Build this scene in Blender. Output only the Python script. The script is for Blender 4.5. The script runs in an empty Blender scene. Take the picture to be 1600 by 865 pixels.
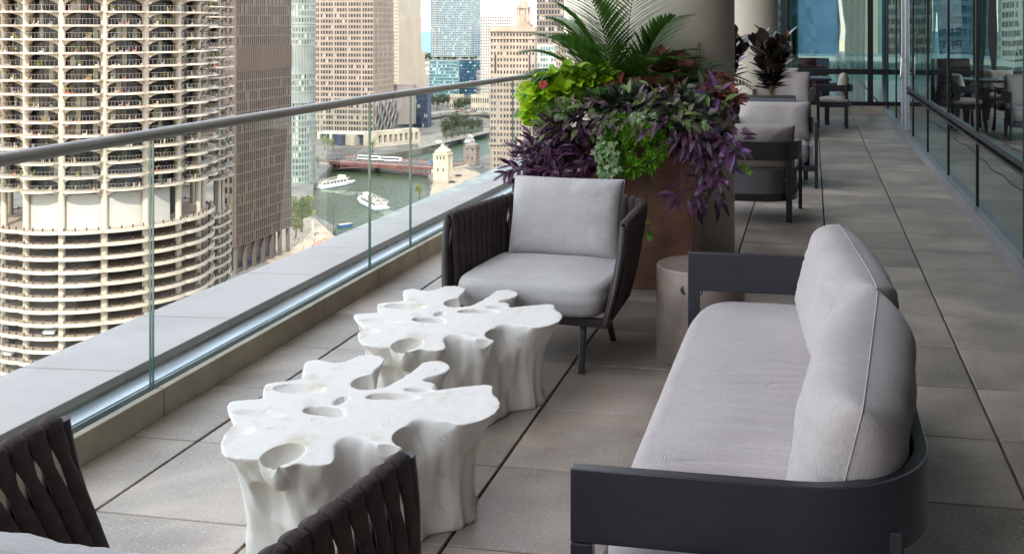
import bpy, math, random
from math import sin, cos, pi, radians, sqrt, atan
from mathutils import Vector, Matrix, noise as mnoise
import numpy as np
random.seed(7)
R = random.random
def U(a, b): return a + (b - a) * random.random()
C = bpy.context.scene.collection
# ------------------------------------------------------------------ camera maths (used to survey the real places of things)
FPX, PCX, HY, EYE = 1688.0, 934.0, 40.0, 1.61
TH = atan(334 / 1688.0); CT, ST = cos(TH), sin(TH)
def cz(xc, Z): return (xc * CT - Z * ST, xc * ST + Z * CT)
def at(px, py, h=0.0):
    Z = FPX * (EYE - h) / (py - HY); return cz((px - PCX) / FPX * Z, Z)
def ap(px, Z): return cz((px - PCX) / FPX * Z, Z)
def hz(py, Z): return EYE - (py - HY) * Z / FPX
# ------------------------------------------------------------------ scene graph helpers
def tag(o, label=None, cat=None, group=None, kind=None):
    if label: o['label'] = label
    if cat: o['category'] = cat
    if group: o['group'] = group
    if kind: o['kind'] = kind
    return o
def empty(name, loc=(0, 0, 0), rz=0.0, label=None, cat=None, group=None):
    o = bpy.data.objects.new(name, None); C.objects.link(o)
    o.location = loc; o.rotation_euler = (0, 0, rz); o.empty_display_size = .2
    return tag(o, label, cat, group)
def link(name, me, parent=None, loc=None, rz=0.0):
    o = bpy.data.objects.new(name, me); C.objects.link(o)
    if parent: o.parent = parent
    if loc is not None: o.location = loc
    o.rotation_euler = (0, 0, rz)
    return o
def kids(o): return [c for c in bpy.data.objects if c.parent == o]
def copy_tree(o, parent=None, loc=None, rz=None, label=None):
    ch = kids(o)
    c = o.copy(); C.objects.link(c); c.parent = parent
    if loc is not None: c.location = loc
    if rz is not None: c.rotation_euler = (0, 0, rz)
    if label: c['label'] = label
    for k in ch: copy_tree(k, c)
    return c
class MB:
    def __init__(s): s.v = []; s.f = []; s.m = []; s.mi = 0
    def add(s, vs, fs):
        b = len(s.v); s.v += [tuple(p) for p in vs]
        for f in fs: s.f.append([i + b for i in f]); s.m.append(s.mi)
    def box(s, x0, x1, y0, y1, z0, z1):
        s.add([(x0,y0,z0),(x1,y0,z0),(x1,y1,z0),(x0,y1,z0),(x0,y0,z1),(x1,y0,z1),(x1,y1,z1),(x0,y1,z1)],
              [(0,3,2,1),(4,5,6,7),(0,1,5,4),(1,2,6,5),(2,3,7,6),(3,0,4,7)])
    def obox(s, o, u, v, w):
        o, u, v, w = map(Vector, (o, u, v, w))
        s.add([o,o+u,o+u+v,o+v,o+w,o+u+w,o+u+v+w,o+v+w],[(0,3,2,1),(4,5,6,7),(0,1,5,4),(1,2,6,5),(2,3,7,6),(3,0,4,7)])
    def quad(s, a, b, c, d): s.add([a, b, c, d], [(0, 1, 2, 3)])
    def prism(s, poly, z0, z1, bottom=True):
        n = len(poly)
        s.add([(p[0], p[1], z0) for p in poly] + [(p[0], p[1], z1) for p in poly],
              [tuple(range(n, 2*n))] + ([tuple(range(n-1, -1, -1))] if bottom else []) + [(i, (i+1) % n, n+(i+1) % n, n+i) for i in range(n)])
    def lathe(s, prof, n=24, c=(0,0,0), cap=True):
        vs = []
        for r, z in prof:
            for i in range(n):
                a = 2*pi*i/n; vs.append((c[0]+r*cos(a), c[1]+r*sin(a), c[2]+z))
        fs = []
        for j in range(len(prof)-1):
            for i in range(n):
                fs.append((j*n+i, j*n+(i+1) % n, (j+1)*n+(i+1) % n, (j+1)*n+i))
        if cap:
            fs.append(tuple(range(n-1, -1, -1))); fs.append(tuple(range((len(prof)-1)*n, len(prof)*n)))
        s.add(vs, fs)
    def tube(s, pts, r, n=8, closed=False, r2=None, up=None):
        """swept (elliptic if r2) tube; r may be a list"""
        P = [Vector(p) for p in pts]; m = len(P); vs = []
        ref = Vector(up) if up else None
        prev = None
        for i, p in enumerate(P):
            if closed: t = P[(i+1) % m] - P[i-1]
            else: t = P[min(i+1, m-1)] - P[max(i-1, 0)]
            if t.length < 1e-9: t = Vector((0, 0, 1))
            t.normalize()
            if ref is not None: b = ref - t*ref.dot(t)
            elif prev is not None: b = prev - t*prev.dot(t)
            else:
                q = Vector((0,0,1)) if abs(t.z) < .9 else Vector((1,0,0)); b = q - t*q.dot(t)
            if b.length < 1e-6: b = t.orthogonal()
            b.normalize(); prev = b; a = t.cross(b)
            ra = r[i] if isinstance(r, (list, tuple)) else r
            rb = (r2[i] if isinstance(r2, (list, tuple)) else r2) if r2 is not None else ra
            for k in range(n):
                w = 2*pi*k/n; vs.append(p + a*(ra*cos(w)) + b*(rb*sin(w)))
        fs = []
        mm = m if closed else m-1
        for i in range(mm):
            j = (i+1) % m
            for k in range(n): fs.append((i*n+k, i*n+(k+1) % n, j*n+(k+1) % n, j*n+k))
        if not closed:
            fs.append(tuple(range(n-1, -1, -1))); fs.append(tuple(range((m-1)*n, m*n)))
        s.add(vs, fs)
    def sweep_rect(s, path, z0, z1, th, closed=False):
        """plan path [(x,y)], vertical band between z0 and z1 with thickness th (path on the outside; inside offset to the left)"""
        P = [Vector((p[0], p[1])) for p in path]; m = len(P); vs = []
        for i, p in enumerate(P):
            if closed: t = P[(i+1) % m] - P[i-1]
            else: t = P[min(i+1, m-1)] - P[max(i-1, 0)]
            t.normalize(); nrm = Vector((-t.y, t.x))
            q = p + nrm*th
            zz0 = z0[i] if isinstance(z0, list) else z0; zz1 = z1[i] if isinstance(z1, list) else z1
            vs += [(p.x,p.y,zz0),(q.x,q.y,zz0),(q.x,q.y,zz1),(p.x,p.y,zz1)]
        fs = []
        for i in range(m if closed else m-1):
            j = (i+1) % m
            for k in range(4): fs.append((i*4+k, i*4+(k+1) % 4, j*4+(k+1) % 4, j*4+k))
        if not closed: fs.append((3,2,1,0)); e = (m-1)*4; fs.append((e,e+1,e+2,e+3))
        s.add(vs, fs)
    def mesh(s, name, mats, smooth=False, off=(0, 0, 0)):
        me = bpy.data.meshes.new(name)
        vs = [(v[0]-off[0], v[1]-off[1], v[2]-off[2]) for v in s.v] if off != (0, 0, 0) else s.v
        me.from_pydata(vs, [], s.f); me.update()
        for m in (mats if isinstance(mats, (list, tuple)) else [mats]): me.materials.append(m)
        if isinstance(mats, (list, tuple)) and len(mats) > 1: me.polygons.foreach_set('material_index', s.m)
        import bmesh
        bm = bmesh.new(); bm.from_mesh(me); bmesh.ops.recalc_face_normals(bm, faces=bm.faces); bm.to_mesh(me); bm.free()
        if smooth is True: me.polygons.foreach_set('use_smooth', [True]*len(me.polygons))
        elif smooth:
            me.polygons.foreach_set('use_smooth', [True]*len(me.polygons)); me.set_sharp_from_angle(angle=radians(smooth))
        return me
    def build(s, name, mats, parent=None, smooth=False, bevel=0, world=False, seg=2):
        off = tuple(parent.location) if (parent is not None and world) else (0, 0, 0)
        o = link(name, s.mesh(name, mats, smooth, off), parent)
        if bevel:
            b = o.modifiers.new('bevel', 'BEVEL'); b.width = bevel; b.segments = seg; b.limit_method = 'ANGLE'; b.angle_limit = radians(40)
        return o
def raw(name, vs, fs, mats, parent=None, smooth=True):
    me = bpy.data.meshes.new(name); me.from_pydata([tuple(v) for v in vs], [], fs); me.update()
    for m in (mats if isinstance(mats, (list, tuple)) else [mats]): me.materials.append(m)
    if smooth: me.polygons.foreach_set('use_smooth', [True]*len(me.polygons))
    return link(name, me, parent)
# ------------------------------------------------------------------ materials
def srgb(r, g, b): return tuple(((c/255)/12.92 if c/255 <= .04045 else ((c/255+.055)/1.055)**2.4) for c in (r, g, b))
def nt(name):
    m = bpy.data.materials.new(name); m.use_nodes = True
    t = m.node_tree; b = t.nodes['Principled BSDF']; return m, t, b
def N(t, ty, **k):
    n = t.nodes.new(ty)
    for a, v in k.items():
        if a.startswith('i_'):
            n.inputs[int(a[2:]) if a[2:].isdigit() else a[2:].replace('_', ' ')].default_value = v
        else: setattr(n, a, v)
    return n
def L(t, a, b): t.links.new(a, b)
def pm(name, col, rough=.6, metal=0, var=.12, scale=4, bump=0, bscale=60, spec=.5, col2=None, stretch=(1,1,1), coord='Object', detail=4, sheen=0, trans=0, double=0):
    m, t, b = nt(name)
    tc = N(t, 'ShaderNodeTexCoord'); mp = N(t, 'ShaderNodeMapping'); mp.inputs['Scale'].default_value = stretch
    L(t, tc.outputs[coord], mp.inputs[0])
    n = N(t, 'ShaderNodeTexNoise'); n.inputs['Scale'].default_value = scale; n.inputs['Detail'].default_value = detail
    L(t, mp.outputs[0], n.inputs['Vector'])
    mx = N(t, 'ShaderNodeMix', data_type='RGBA')
    c2 = col2 or tuple(max(0, c*(1-2*var)) for c in col)
    c1 = col if col2 else tuple(min(1, c*(1+2*var)) for c in col)
    mx.inputs[6].default_value = (*c1, 1); mx.inputs[7].default_value = (*c2, 1)
    rp = N(t, 'ShaderNodeMapRange'); rp.inputs[1].default_value = .3; rp.inputs[2].default_value = .7
    L(t, n.outputs[0], rp.inputs[0]); L(t, rp.outputs[0], mx.inputs[0]); L(t, mx.outputs[2], b.inputs['Base Color'])
    b.inputs['Roughness'].default_value = rough; b.inputs['Metallic'].default_value = metal; b.inputs['Specular IOR Level'].default_value = spec
    if sheen: b.inputs['Sheen Weight'].default_value = sheen; b.inputs['Sheen Roughness'].default_value = .6
    if bump:
        n2 = N(t, 'ShaderNodeTexNoise'); n2.inputs['Scale'].default_value = bscale; n2.inputs['Detail'].default_value = 5
        L(t, mp.outputs[0], n2.inputs['Vector'])
        bp = N(t, 'ShaderNodeBump'); bp.inputs['Strength'].default_value = bump; bp.inputs['Distance'].default_value = .01 if coord == 'Object' else .01
        L(t, n2.outputs[0], bp.inputs['Height']); L(t, bp.outputs[0], b.inputs['Normal'])
    return m
def leafmat(name, col, col2, rough=.45, trans=.25, rim=None):
    """leaves: colour varies per leaf (random per island), some light passes through"""
    m, t, b = nt(name)
    g = N(t, 'ShaderNodeNewGeometry'); oi = N(t, 'ShaderNodeObjectInfo')
    ad = N(t, 'ShaderNodeMath', operation='ADD'); L(t, g.outputs['Random Per Island'], ad.inputs[0]); L(t, oi.outputs['Random'], ad.inputs[1])
    fr = N(t, 'ShaderNodeMath', operation='FRACT'); L(t, ad.outputs[0], fr.inputs[0])
    mx = N(t, 'ShaderNodeMix', data_type='RGBA'); mx.inputs[6].default_value = (*col, 1); mx.inputs[7].default_value = (*col2, 1)
    L(t, fr.outputs[0], mx.inputs[0])
    out = mx.outputs[2]
    L(t, out, b.inputs['Base Color']); b.inputs['Roughness'].default_value = rough
    tr = N(t, 'ShaderNodeBsdfTranslucent'); L(t, out, tr.inputs[0])
    ms = N(t, 'ShaderNodeMixShader'); ms.inputs[0].default_value = trans
    L(t, b.outputs[0], ms.inputs[1]); L(t, tr.outputs[0], ms.inputs[2]); L(t, ms.outputs[0], t.nodes['Material Output'].inputs[0])
    return m
def glassmat(name, tint, refl=(.9, .95, 1), ior=1.5, boost=0.0, wave=0.0, wscale=.6, rough=0.0):
    """thin architectural glass: tinted transparency plus Fresnel reflection (coated glass reflects more: boost)"""
    m, t, b = nt(name); t.nodes.remove(b)
    fr = N(t, 'ShaderNodeFresnel'); gb = N(t, 'ShaderNodeNewGeometry')
    im = N(t, 'ShaderNodeMapRange'); im.inputs[3].default_value = ior; im.inputs[4].default_value = 1/ior; L(t, gb.outputs['Backfacing'], im.inputs[0]); L(t, im.outputs[0], fr.inputs[0])
    mr = N(t, 'ShaderNodeMapRange'); mr.inputs[3].default_value = boost; mr.inputs[4].default_value = 1.0
    L(t, fr.outputs[0], mr.inputs[0])
    tr = N(t, 'ShaderNodeBsdfTransparent'); tr.inputs[0].default_value = (*tint, 1)
    gl = N(t, 'ShaderNodeBsdfGlossy'); gl.inputs['Color'].default_value = (*refl, 1); gl.inputs['Roughness'].default_value = rough
    if wave:
        tc = N(t, 'ShaderNodeTexCoord'); n = N(t, 'ShaderNodeTexNoise'); n.inputs['Scale'].default_value = wscale; n.inputs['Detail'].default_value = 1
        L(t, tc.outputs['Object'], n.inputs['Vector'])
        bp = N(t, 'ShaderNodeBump'); bp.inputs['Strength'].default_value = wave; bp.inputs['Distance'].default_value = .05
        L(t, n.outputs[0], bp.inputs['Height']); L(t, bp.outputs[0], gl.inputs['Normal'])
    ms = N(t, 'ShaderNodeMixShader'); L(t, mr.outputs[0], ms.inputs[0]); L(t, tr.outputs[0], ms.inputs[1]); L(t, gl.outputs[0], ms.inputs[2])
    L(t, ms.outputs[0], t.nodes['Material Output'].inputs[0])
    return m
def winmat(name, dark=(.02, .03, .04), mid=(.045, .045, .05), pale=(.30, .28, .24), p=.07, rough=.08, spec=.8, pm_=.45):
    """window panes: dark glass, some with blinds drawn, random per pane"""
    m, t, b = nt(name)
    g = N(t, 'ShaderNodeNewGeometry'); oi = N(t, 'ShaderNodeObjectInfo')
    ad = N(t, 'ShaderNodeMath', operation='ADD'); L(t, g.outputs['Random Per Island'], ad.inputs[0]); L(t, oi.outputs['Random'], ad.inputs[1])
    fr = N(t, 'ShaderNodeMath', operation='FRACT'); L(t, ad.outputs[0], fr.inputs[0])
    cr = N(t, 'ShaderNodeValToRGB'); cr.color_ramp.interpolation = 'CONSTANT'
    e = cr.color_ramp.elements; e[0].color = (*dark, 1); e[0].position = 0
    e[1].position = 1-p; e[1].color = (*pale, 1)
    x = e.new((1-p)*pm_); x.color = (*tuple((a+c)/2 for a, c in zip(dark, mid)), 1)
    x = e.new((1-p)*(pm_+1)/2); x.color = (*mid, 1)
    L(t, fr.outputs[0], cr.inputs[0]); L(t, cr.outputs[0], b.inputs['Base Color'])
    b.inputs['Roughness'].default_value = rough; b.inputs['Specular IOR Level'].default_value = spec
    return m
def fabricmat(name, col, fine=1.0):
    m, t, b = nt(name)
    tc = N(t, 'ShaderNodeTexCoord')
    outs = []
    for st in ((240, 12, 30), (12, 240, 240)):
        mp = N(t, 'ShaderNodeMapping'); mp.inputs['Scale'].default_value = tuple(s*fine for s in st)
        L(t, tc.outputs['Object'], mp.inputs[0])
        n = N(t, 'ShaderNodeTexNoise'); n.inputs['Scale'].default_value = 1; n.inputs['Detail'].default_value = 3
        L(t, mp.outputs[0], n.inputs['Vector']); outs.append(n.outputs[0])
    ad = N(t, 'ShaderNodeMath', operation='ADD'); L(t, outs[0], ad.inputs[0]); L(t, outs[1], ad.inputs[1])
    mr = N(t, 'ShaderNodeMapRange'); mr.inputs[1].default_value = .7; mr.inputs[2].default_value = 1.3
    mr.inputs[3].default_value = .84; mr.inputs[4].default_value = 1.13
    L(t, ad.outputs[0], mr.inputs[0])
    big = N(t, 'ShaderNodeTexNoise'); big.inputs['Scale'].default_value = 3.5; big.inputs['Detail'].default_value = 3; L(t, tc.outputs['Object'], big.inputs['Vector'])
    mr2 = N(t, 'ShaderNodeMapRange'); mr2.inputs[1].default_value = .3; mr2.inputs[2].default_value = .7; mr2.inputs[3].default_value = .93; mr2.inputs[4].default_value = 1.06
    L(t, big.outputs[0], mr2.inputs[0])
    mu = N(t, 'ShaderNodeMath', operation='MULTIPLY'); L(t, mr.outputs[0], mu.inputs[0]); L(t, mr2.outputs[0], mu.inputs[1])
    vm = N(t, 'ShaderNodeVectorMath', operation='SCALE'); vm.inputs[0].default_value = col; L(t, mu.outputs[0], vm.inputs['Scale'])
    L(t, vm.outputs[0], b.inputs['Base Color']); b.inputs['Roughness'].default_value = .92; b.inputs['Specular IOR Level'].default_value = .15
    b.inputs['Sheen Weight'].default_value = .15
    bp = N(t, 'ShaderNodeBump'); bp.inputs['Strength'].default_value = .25; bp.inputs['Distance'].default_value = .002
    L(t, ad.outputs[0], bp.inputs['Height']); L(t, bp.outputs[0], b.inputs['Normal'])
    return m
def tilemat():
    m, t, b = nt('porcelain_paver')
    g = N(t, 'ShaderNodeTexCoord'); sx = N(t, 'ShaderNodeSeparateXYZ'); L(t, g.outputs['Object'], sx.inputs[0])
    cb = N(t, 'ShaderNodeCombineXYZ')
    for i, o in ((0, .103), (1, 4.416)):
        s_ = N(t, 'ShaderNodeMath', operation='SUBTRACT'); s_.inputs[1].default_value = o; L(t, sx.outputs[i], s_.inputs[0])
        d = N(t, 'ShaderNodeMath', operation='DIVIDE'); d.inputs[1].default_value = .61; L(t, s_.outputs[0], d.inputs[0])
        f = N(t, 'ShaderNodeMath', operation='FLOOR'); L(t, d.outputs[0], f.inputs[0]); L(t, f.outputs[0], cb.inputs[i])
    wn = N(t, 'ShaderNodeTexWhiteNoise', noise_dimensions='2D'); L(t, cb.outputs[0], wn.inputs['Vector'])
    # each paver shifts the cloud noise by its own offset
    va = N(t, 'ShaderNodeVectorMath', operation='SCALE'); va.inputs['Scale'].default_value = 13; L(t, wn.outputs['Color'], va.inputs[0])
    vb = N(t, 'ShaderNodeVectorMath', operation='ADD'); L(t, va.outputs[0], vb.inputs[0]); L(t, g.outputs['Object'], vb.inputs[1])
    n1 = N(t, 'ShaderNodeTexNoise'); n1.inputs['Scale'].default_value = 2.6; n1.inputs['Detail'].default_value = 6; L(t, vb.outputs[0], n1.inputs['Vector'])
    n2 = N(t, 'ShaderNodeTexNoise'); n2.inputs['Scale'].default_value = 110; n2.inputs['Detail'].default_value = 2; L(t, g.outputs['Object'], n2.inputs['Vector'])
    cr = N(t, 'ShaderNodeValToRGB'); e = cr.color_ramp.elements
    e[0].position = .3; e[0].color = (.245, .192, .150, 1); e[1].position = .7; e[1].color = (.45, .378, .312, 1); L(t, n1.outputs[0], cr.inputs[0])
    hs = N(t, 'ShaderNodeHueSaturation'); L(t, cr.outputs[0], hs.inputs['Color'])
    mr = N(t, 'ShaderNodeMapRange'); mr.inputs[3].default_value = .74; mr.inputs[4].default_value = 1.20; L(t, wn.outputs['Value'], mr.inputs[0]); L(t, mr.outputs[0], hs.inputs['Value'])
    n3 = N(t, 'ShaderNodeTexNoise'); n3.inputs['Scale'].default_value = .9; n3.inputs['Detail'].default_value = 7; n3.inputs['Roughness'].default_value = .7; n3.inputs['Distortion'].default_value = .8; L(t, g.outputs['Object'], n3.inputs['Vector'])
    st = N(t, 'ShaderNodeMapRange'); st.inputs[1].default_value = .40; st.inputs[2].default_value = .62; st.inputs[3].default_value = .74; st.inputs[4].default_value = 1.10; L(t, n3.outputs[0], st.inputs[0])
    mv = N(t, 'ShaderNodeMath', operation='MULTIPLY'); L(t, mr.outputs[0], mv.inputs[0]); L(t, st.outputs[0], mv.inputs[1]); L(t, mv.outputs[0], hs.inputs['Value'])
    # mineral speckle
    sp = N(t, 'ShaderNodeMapRange'); sp.inputs[1].default_value = .61; sp.inputs[2].default_value = .70; L(t, n2.outputs[0], sp.inputs[0])
    mx = N(t, 'ShaderNodeMix', data_type='RGBA'); mx.inputs[7].default_value = (.55, .55, .54, 1); L(t, hs.outputs[0], mx.inputs[6])
    sm = N(t, 'ShaderNodeMath', operation='MULTIPLY'); sm.inputs[1].default_value = .75; L(t, sp.outputs[0], sm.inputs[0]); L(t, sm.outputs[0], mx.inputs[0])
    sd = N(t, 'ShaderNodeMapRange'); sd.inputs[1].default_value = .38; sd.inputs[2].default_value = .28; L(t, n2.outputs[0], sd.inputs[0])
    mx2 = N(t, 'ShaderNodeMix', data_type='RGBA'); mx2.inputs[7].default_value = (.08, .075, .07, 1); L(t, mx.outputs[2], mx2.inputs[6])
    sm2 = N(t, 'ShaderNodeMath', operation='MULTIPLY'); sm2.inputs[1].default_value = .6; L(t, sd.outputs[0], sm2.inputs[0]); L(t, sm2.outputs[0], mx2.inputs[0])
    L(t, mx2.outputs[2], b.inputs['Base Color'])
    rr = N(t, 'ShaderNodeMapRange'); rr.inputs[3].default_value = .28; rr.inputs[4].default_value = .62; L(t, n1.outputs[0], rr.inputs[0]); L(t, rr.outputs[0], b.inputs['Roughness'])
    bp = N(t, 'ShaderNodeBump'); bp.inputs['Strength'].default_value = .25; bp.inputs['Distance'].default_value = .002; L(t, n2.outputs[0], bp.inputs['Height']); L(t, bp.outputs[0], b.inputs['Normal'])
    return m
M = {}
M['tile'] = tilemat()
M['gap'] = pm('joint_bed_and_hole_shade', (.03, .028, .026), .9)  # dark joint bed; also stands for shade in the drum hand holes
M['curb'] = pm('curb_stone', (.36, .32, .25), .7, var=.08, scale=6, bump=.15, bscale=150)
M['coping'] = pm('coping_metal', (.47, .43, .41), .6, metal=.0, var=.06, scale=2.2, spec=.5, detail=8)
M['shoe'] = pm('shoe_metal', (.62, .68, .74), .30, metal=.6, var=.10, scale=7, stretch=(3, .4, 3))
M['flash'] = pm('weathered_flashing', (.26, .27, .22), .4, metal=.3, var=.30, scale=7)
M['rail'] = pm('rail_metal', (.25, .235, .21), .42, metal=.35, var=.05)
M['steel'] = pm('brushed_steel', (.62, .62, .62), .25, metal=1, var=.05)
M['railglass'] = glassmat('rail_glass', (.91, .97, .95), ior=1.5)
M['glassedge'] = pm('glass_edge', (.09, .17, .15), .15, var=.05, spec=.8)
M['wallglass'] = glassmat('curtain_wall_glass', (.30, .40, .38), refl=(.88, .97, .96), ior=2.1, boost=.34, wave=.10, wscale=.9)
M['endglass'] = glassmat('end_wall_glass', (.25, .37, .37), refl=(.8, .95, .96), ior=1.7, boost=.10, wave=.12, wscale=.8)
M['mullion'] = pm('mullion_dark', (.018, .018, .020), .35, metal=.3)
M['alu'] = pm('door_frame_aluminium', (.55, .55, .58), .35, metal=.6, var=.03)
M['basealu'] = pm('wall_base_metal', (.24, .23, .24), .45, metal=.4, var=.08)
M['column'] = pm('column_plaster', (.80, .72, .60), .8, var=.03, scale=1.2, bump=.12, bscale=25)
M['ceiling'] = pm('soffit_plaster', (.78, .75, .70), .85, var=.02)
M['frame'] = pm('powder_coated_frame', (.027, .026, .034), .38, metal=.2, var=.10, scale=3, bump=.05, bscale=300, detail=8)
M['frame2'] = pm('powder_coated_taupe', (.040, .032, .032), .4, metal=.2, var=.05)
M['cushion'] = fabricmat('sofa_linen', (.42, .375, .362), 1.9)
M['cushion2'] = fabricmat('armchair_linen', (.45, .43, .42), 1.9)
M['shell'] = fabricmat('shell_fabric', (.17, .165, .185), 1.5)
M['cream'] = fabricmat('dining_cushion', (.52, .47, .40))
M['strap'] = pm('strap_fabric', (.072, .054, .050), .85, var=.12, scale=30, bump=.5, bscale=260, spec=.25)
M['concrete'] = pm('side_table_concrete', (.25, .195, .16), .5, var=.22, scale=4, bump=.15, bscale=25, detail=8)
M['corten'] = pm('planter_brown', (.15, .062, .038), .6, var=.25, scale=5, bump=.12, bscale=120, detail=8)
M['bluegrey'] = pm('grey_planter', (.10, .11, .14), .6, var=.05)
M['soil'] = pm('soil', (.03, .022, .016), .95, var=.3, scale=40)
# white root-wood
def rootmat():
    m, t, b = nt('white_cast_root')
    tc = N(t, 'ShaderNodeTexCoord')
    n = N(t, 'ShaderNodeTexNoise'); n.inputs['Scale'].default_value = 6; n.inputs['Detail'].default_value = 8; L(t, tc.outputs['Object'], n.inputs['Vector'])
    cr = N(t, 'ShaderNodeValToRGB'); e = cr.color_ramp.elements; e[0].position = .26; e[0].color = (.58, .50, .37, 1); e[1].position = .42; e[1].color = (.78, .755, .70, 1)
    L(t, n.outputs[0], cr.inputs[0])
    # dry streaks running down the grain
    mp = N(t, 'ShaderNodeMapping'); mp.inputs['Scale'].default_value = (16, 16, 2.2); L(t, tc.outputs['Object'], mp.inputs[0])
    n2 = N(t, 'ShaderNodeTexNoise'); n2.inputs['Scale'].default_value = 1; n2.inputs['Detail'].default_value = 7; L(t, mp.outputs[0], n2.inputs['Vector'])
    # thin cracks
    vo = N(t, 'ShaderNodeTexNoise'); vo.inputs['Scale'].default_value = 4.5; vo.inputs['Detail'].default_value = 3; vo.inputs['Distortion'].default_value = 1.2; L(t, tc.outputs['Object'], vo.inputs['Vector'])
    ab = N(t, 'ShaderNodeMath', operation='SUBTRACT'); ab.inputs[1].default_value = .5; L(t, vo.outputs[0], ab.inputs[0])
    a2 = N(t, 'ShaderNodeMath', operation='ABSOLUTE'); L(t, ab.outputs[0], a2.inputs[0])
    mk = N(t, 'ShaderNodeMapRange'); mk.inputs[1].default_value = .0; mk.inputs[2].default_value = .008; mk.inputs[3].default_value = 1; mk.inputs[4].default_value = 0; L(t, a2.outputs[0], mk.inputs[0])
    msk = N(t, 'ShaderNodeMapRange'); msk.inputs[1].default_value = .56; msk.inputs[2].default_value = .62; L(t, n.outputs[0], msk.inputs[0])
    mm = N(t, 'ShaderNodeMath', operation='MULTIPLY'); L(t, mk.outputs[0], mm.inputs[0]); L(t, msk.outputs[0], mm.inputs[1])
    m3 = N(t, 'ShaderNodeMath', operation='MULTIPLY'); m3.inputs[1].default_value = .28; L(t, mm.outputs[0], m3.inputs[0])
    mx = N(t, 'ShaderNodeMix', data_type='RGBA'); mx.inputs[7].default_value = (.22, .17, .11, 1); L(t, cr.outputs[0], mx.inputs[6]); L(t, m3.outputs[0], mx.inputs[0])
    L(t, mx.outputs[2], b.inputs['Base Color']); b.inputs['Roughness'].default_value = .75; b.inputs['Specular IOR Level'].default_value = .22
    bp = N(t, 'ShaderNodeBump'); bp.inputs['Strength'].default_value = .7; bp.inputs['Distance'].default_value = .007; L(t, n2.outputs[0], bp.inputs['Height'])
    bq = N(t, 'ShaderNodeBump'); bq.inputs['Strength'].default_value = .5; bq.inputs['Distance'].default_value = .004; bq.invert = True; L(t, mm.outputs[0], bq.inputs['Height']); L(t, bp.outputs[0], bq.inputs['Normal'])
    L(t, bq.outputs[0], b.inputs['Normal'])
    return m
M['root'] = rootmat()
# =================================================================== TERRACE SETTING
Y0, Y1 = -4.2, 20.6
WX = 1.36          # plane of the glazed wall
JX = [.103 + .61*k for k in range(-5, 3)]
def tiles():
    mb = MB(); g1, g2 = .006, .0028
    xs = [-2.62] + [x for x in JX if x > -2.6 and x < 1.25] + [1.30]
    ys = []; y = 4.416 - .61*14
    while y < Y1: ys.append(y); y += .61
    ys.append(Y1)
    for i in range(len(xs)-1):
        for j in range(len(ys)-1):
            a = xs[i] + (g1 if i else 0); b = xs[i+1] - g1
            mb.box(a, b, ys[j]+g2, ys[j+1]-g2, -.03, U(-.0012, .0006))
    return mb
o = tiles().build('terrace_floor', M['tile'], bevel=.0025, seg=1); tag(o, kind='structure')
b = MB(); b.box(-3.5, 1.36, Y0, Y1+1.2, -.25, -.028); o = b.build('floor_slab', M['gap']); tag(o, kind='structure')
b = MB(); b.box(1.36, 9, Y0-20, Y1+12, -.4, -.002); M['infloor'] = pm('interior_floor', (.10, .085, .07), .25, var=.1, scale=2); o = b.build('interior_floor', M['infloor']); tag(o, kind='structure')
b = MB(); b.box(-3.5, 1.4, Y1+1.2, Y1+12, -.4, -.002); o = b.build('interior_floor', M['infloor']); tag(o, kind='structure')
b = MB(); b.box(-1.80, 9, Y0-20, Y1+12, 6.40, 6.9); o = b.build('ceiling', M['ceiling']); tag(o, kind='structure')
# the tower's own mass: storeys above, behind the lens and below the deck
M['brickgrey'] = pm('tower_wall', (.33, .31, .28), .8, var=.08, scale=.4)
hb = empty('hotel_tower', (5, 5, -94), 0, 'pale tower the terrace belongs to, its storeys rising above the soffit', 'building')
for nm, (x0, x1, y0, y1, z0, z1) in (('upper_storeys', (1.6, 26, -45, 33, 6.9, 38)), ('lower_storeys', (-3.48, 26, -8.9, 33, -94, -.42))):
    b = MB(); b.box(x0, x1, y0, y1, z0, z1); b.build(nm, M['brickgrey'], hb, world=True)
# parapet: coping panels, flashing ledge, stone curb
par = empty('parapet', (-3, 8, 0), 0, 'low parapet with light metal coping outside the glass railing', 'parapet')
def lerp_tab(tab, y):
    for (a, b_), (c, d) in zip(tab, tab[1:]):
        if y <= c: return b_ + (d-b_)*max(0, (y-a))/(c-a)
    return tab[-1][1]
OUT = [(-5, -3.37), (5.1, -3.36), (6.3, -3.31), (7.0, -3.27), (10.7, -3.0), (21, -2.72)]
INN = [(-5, -2.88), (6.8, -2.88), (8.6, -2.85), (10, -2.83), (21, -2.62)]
GL = [(-5, -2.70), (6, -2.70), (9.5, -2.67), (12, -2.62), (21, -2.46)]
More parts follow.
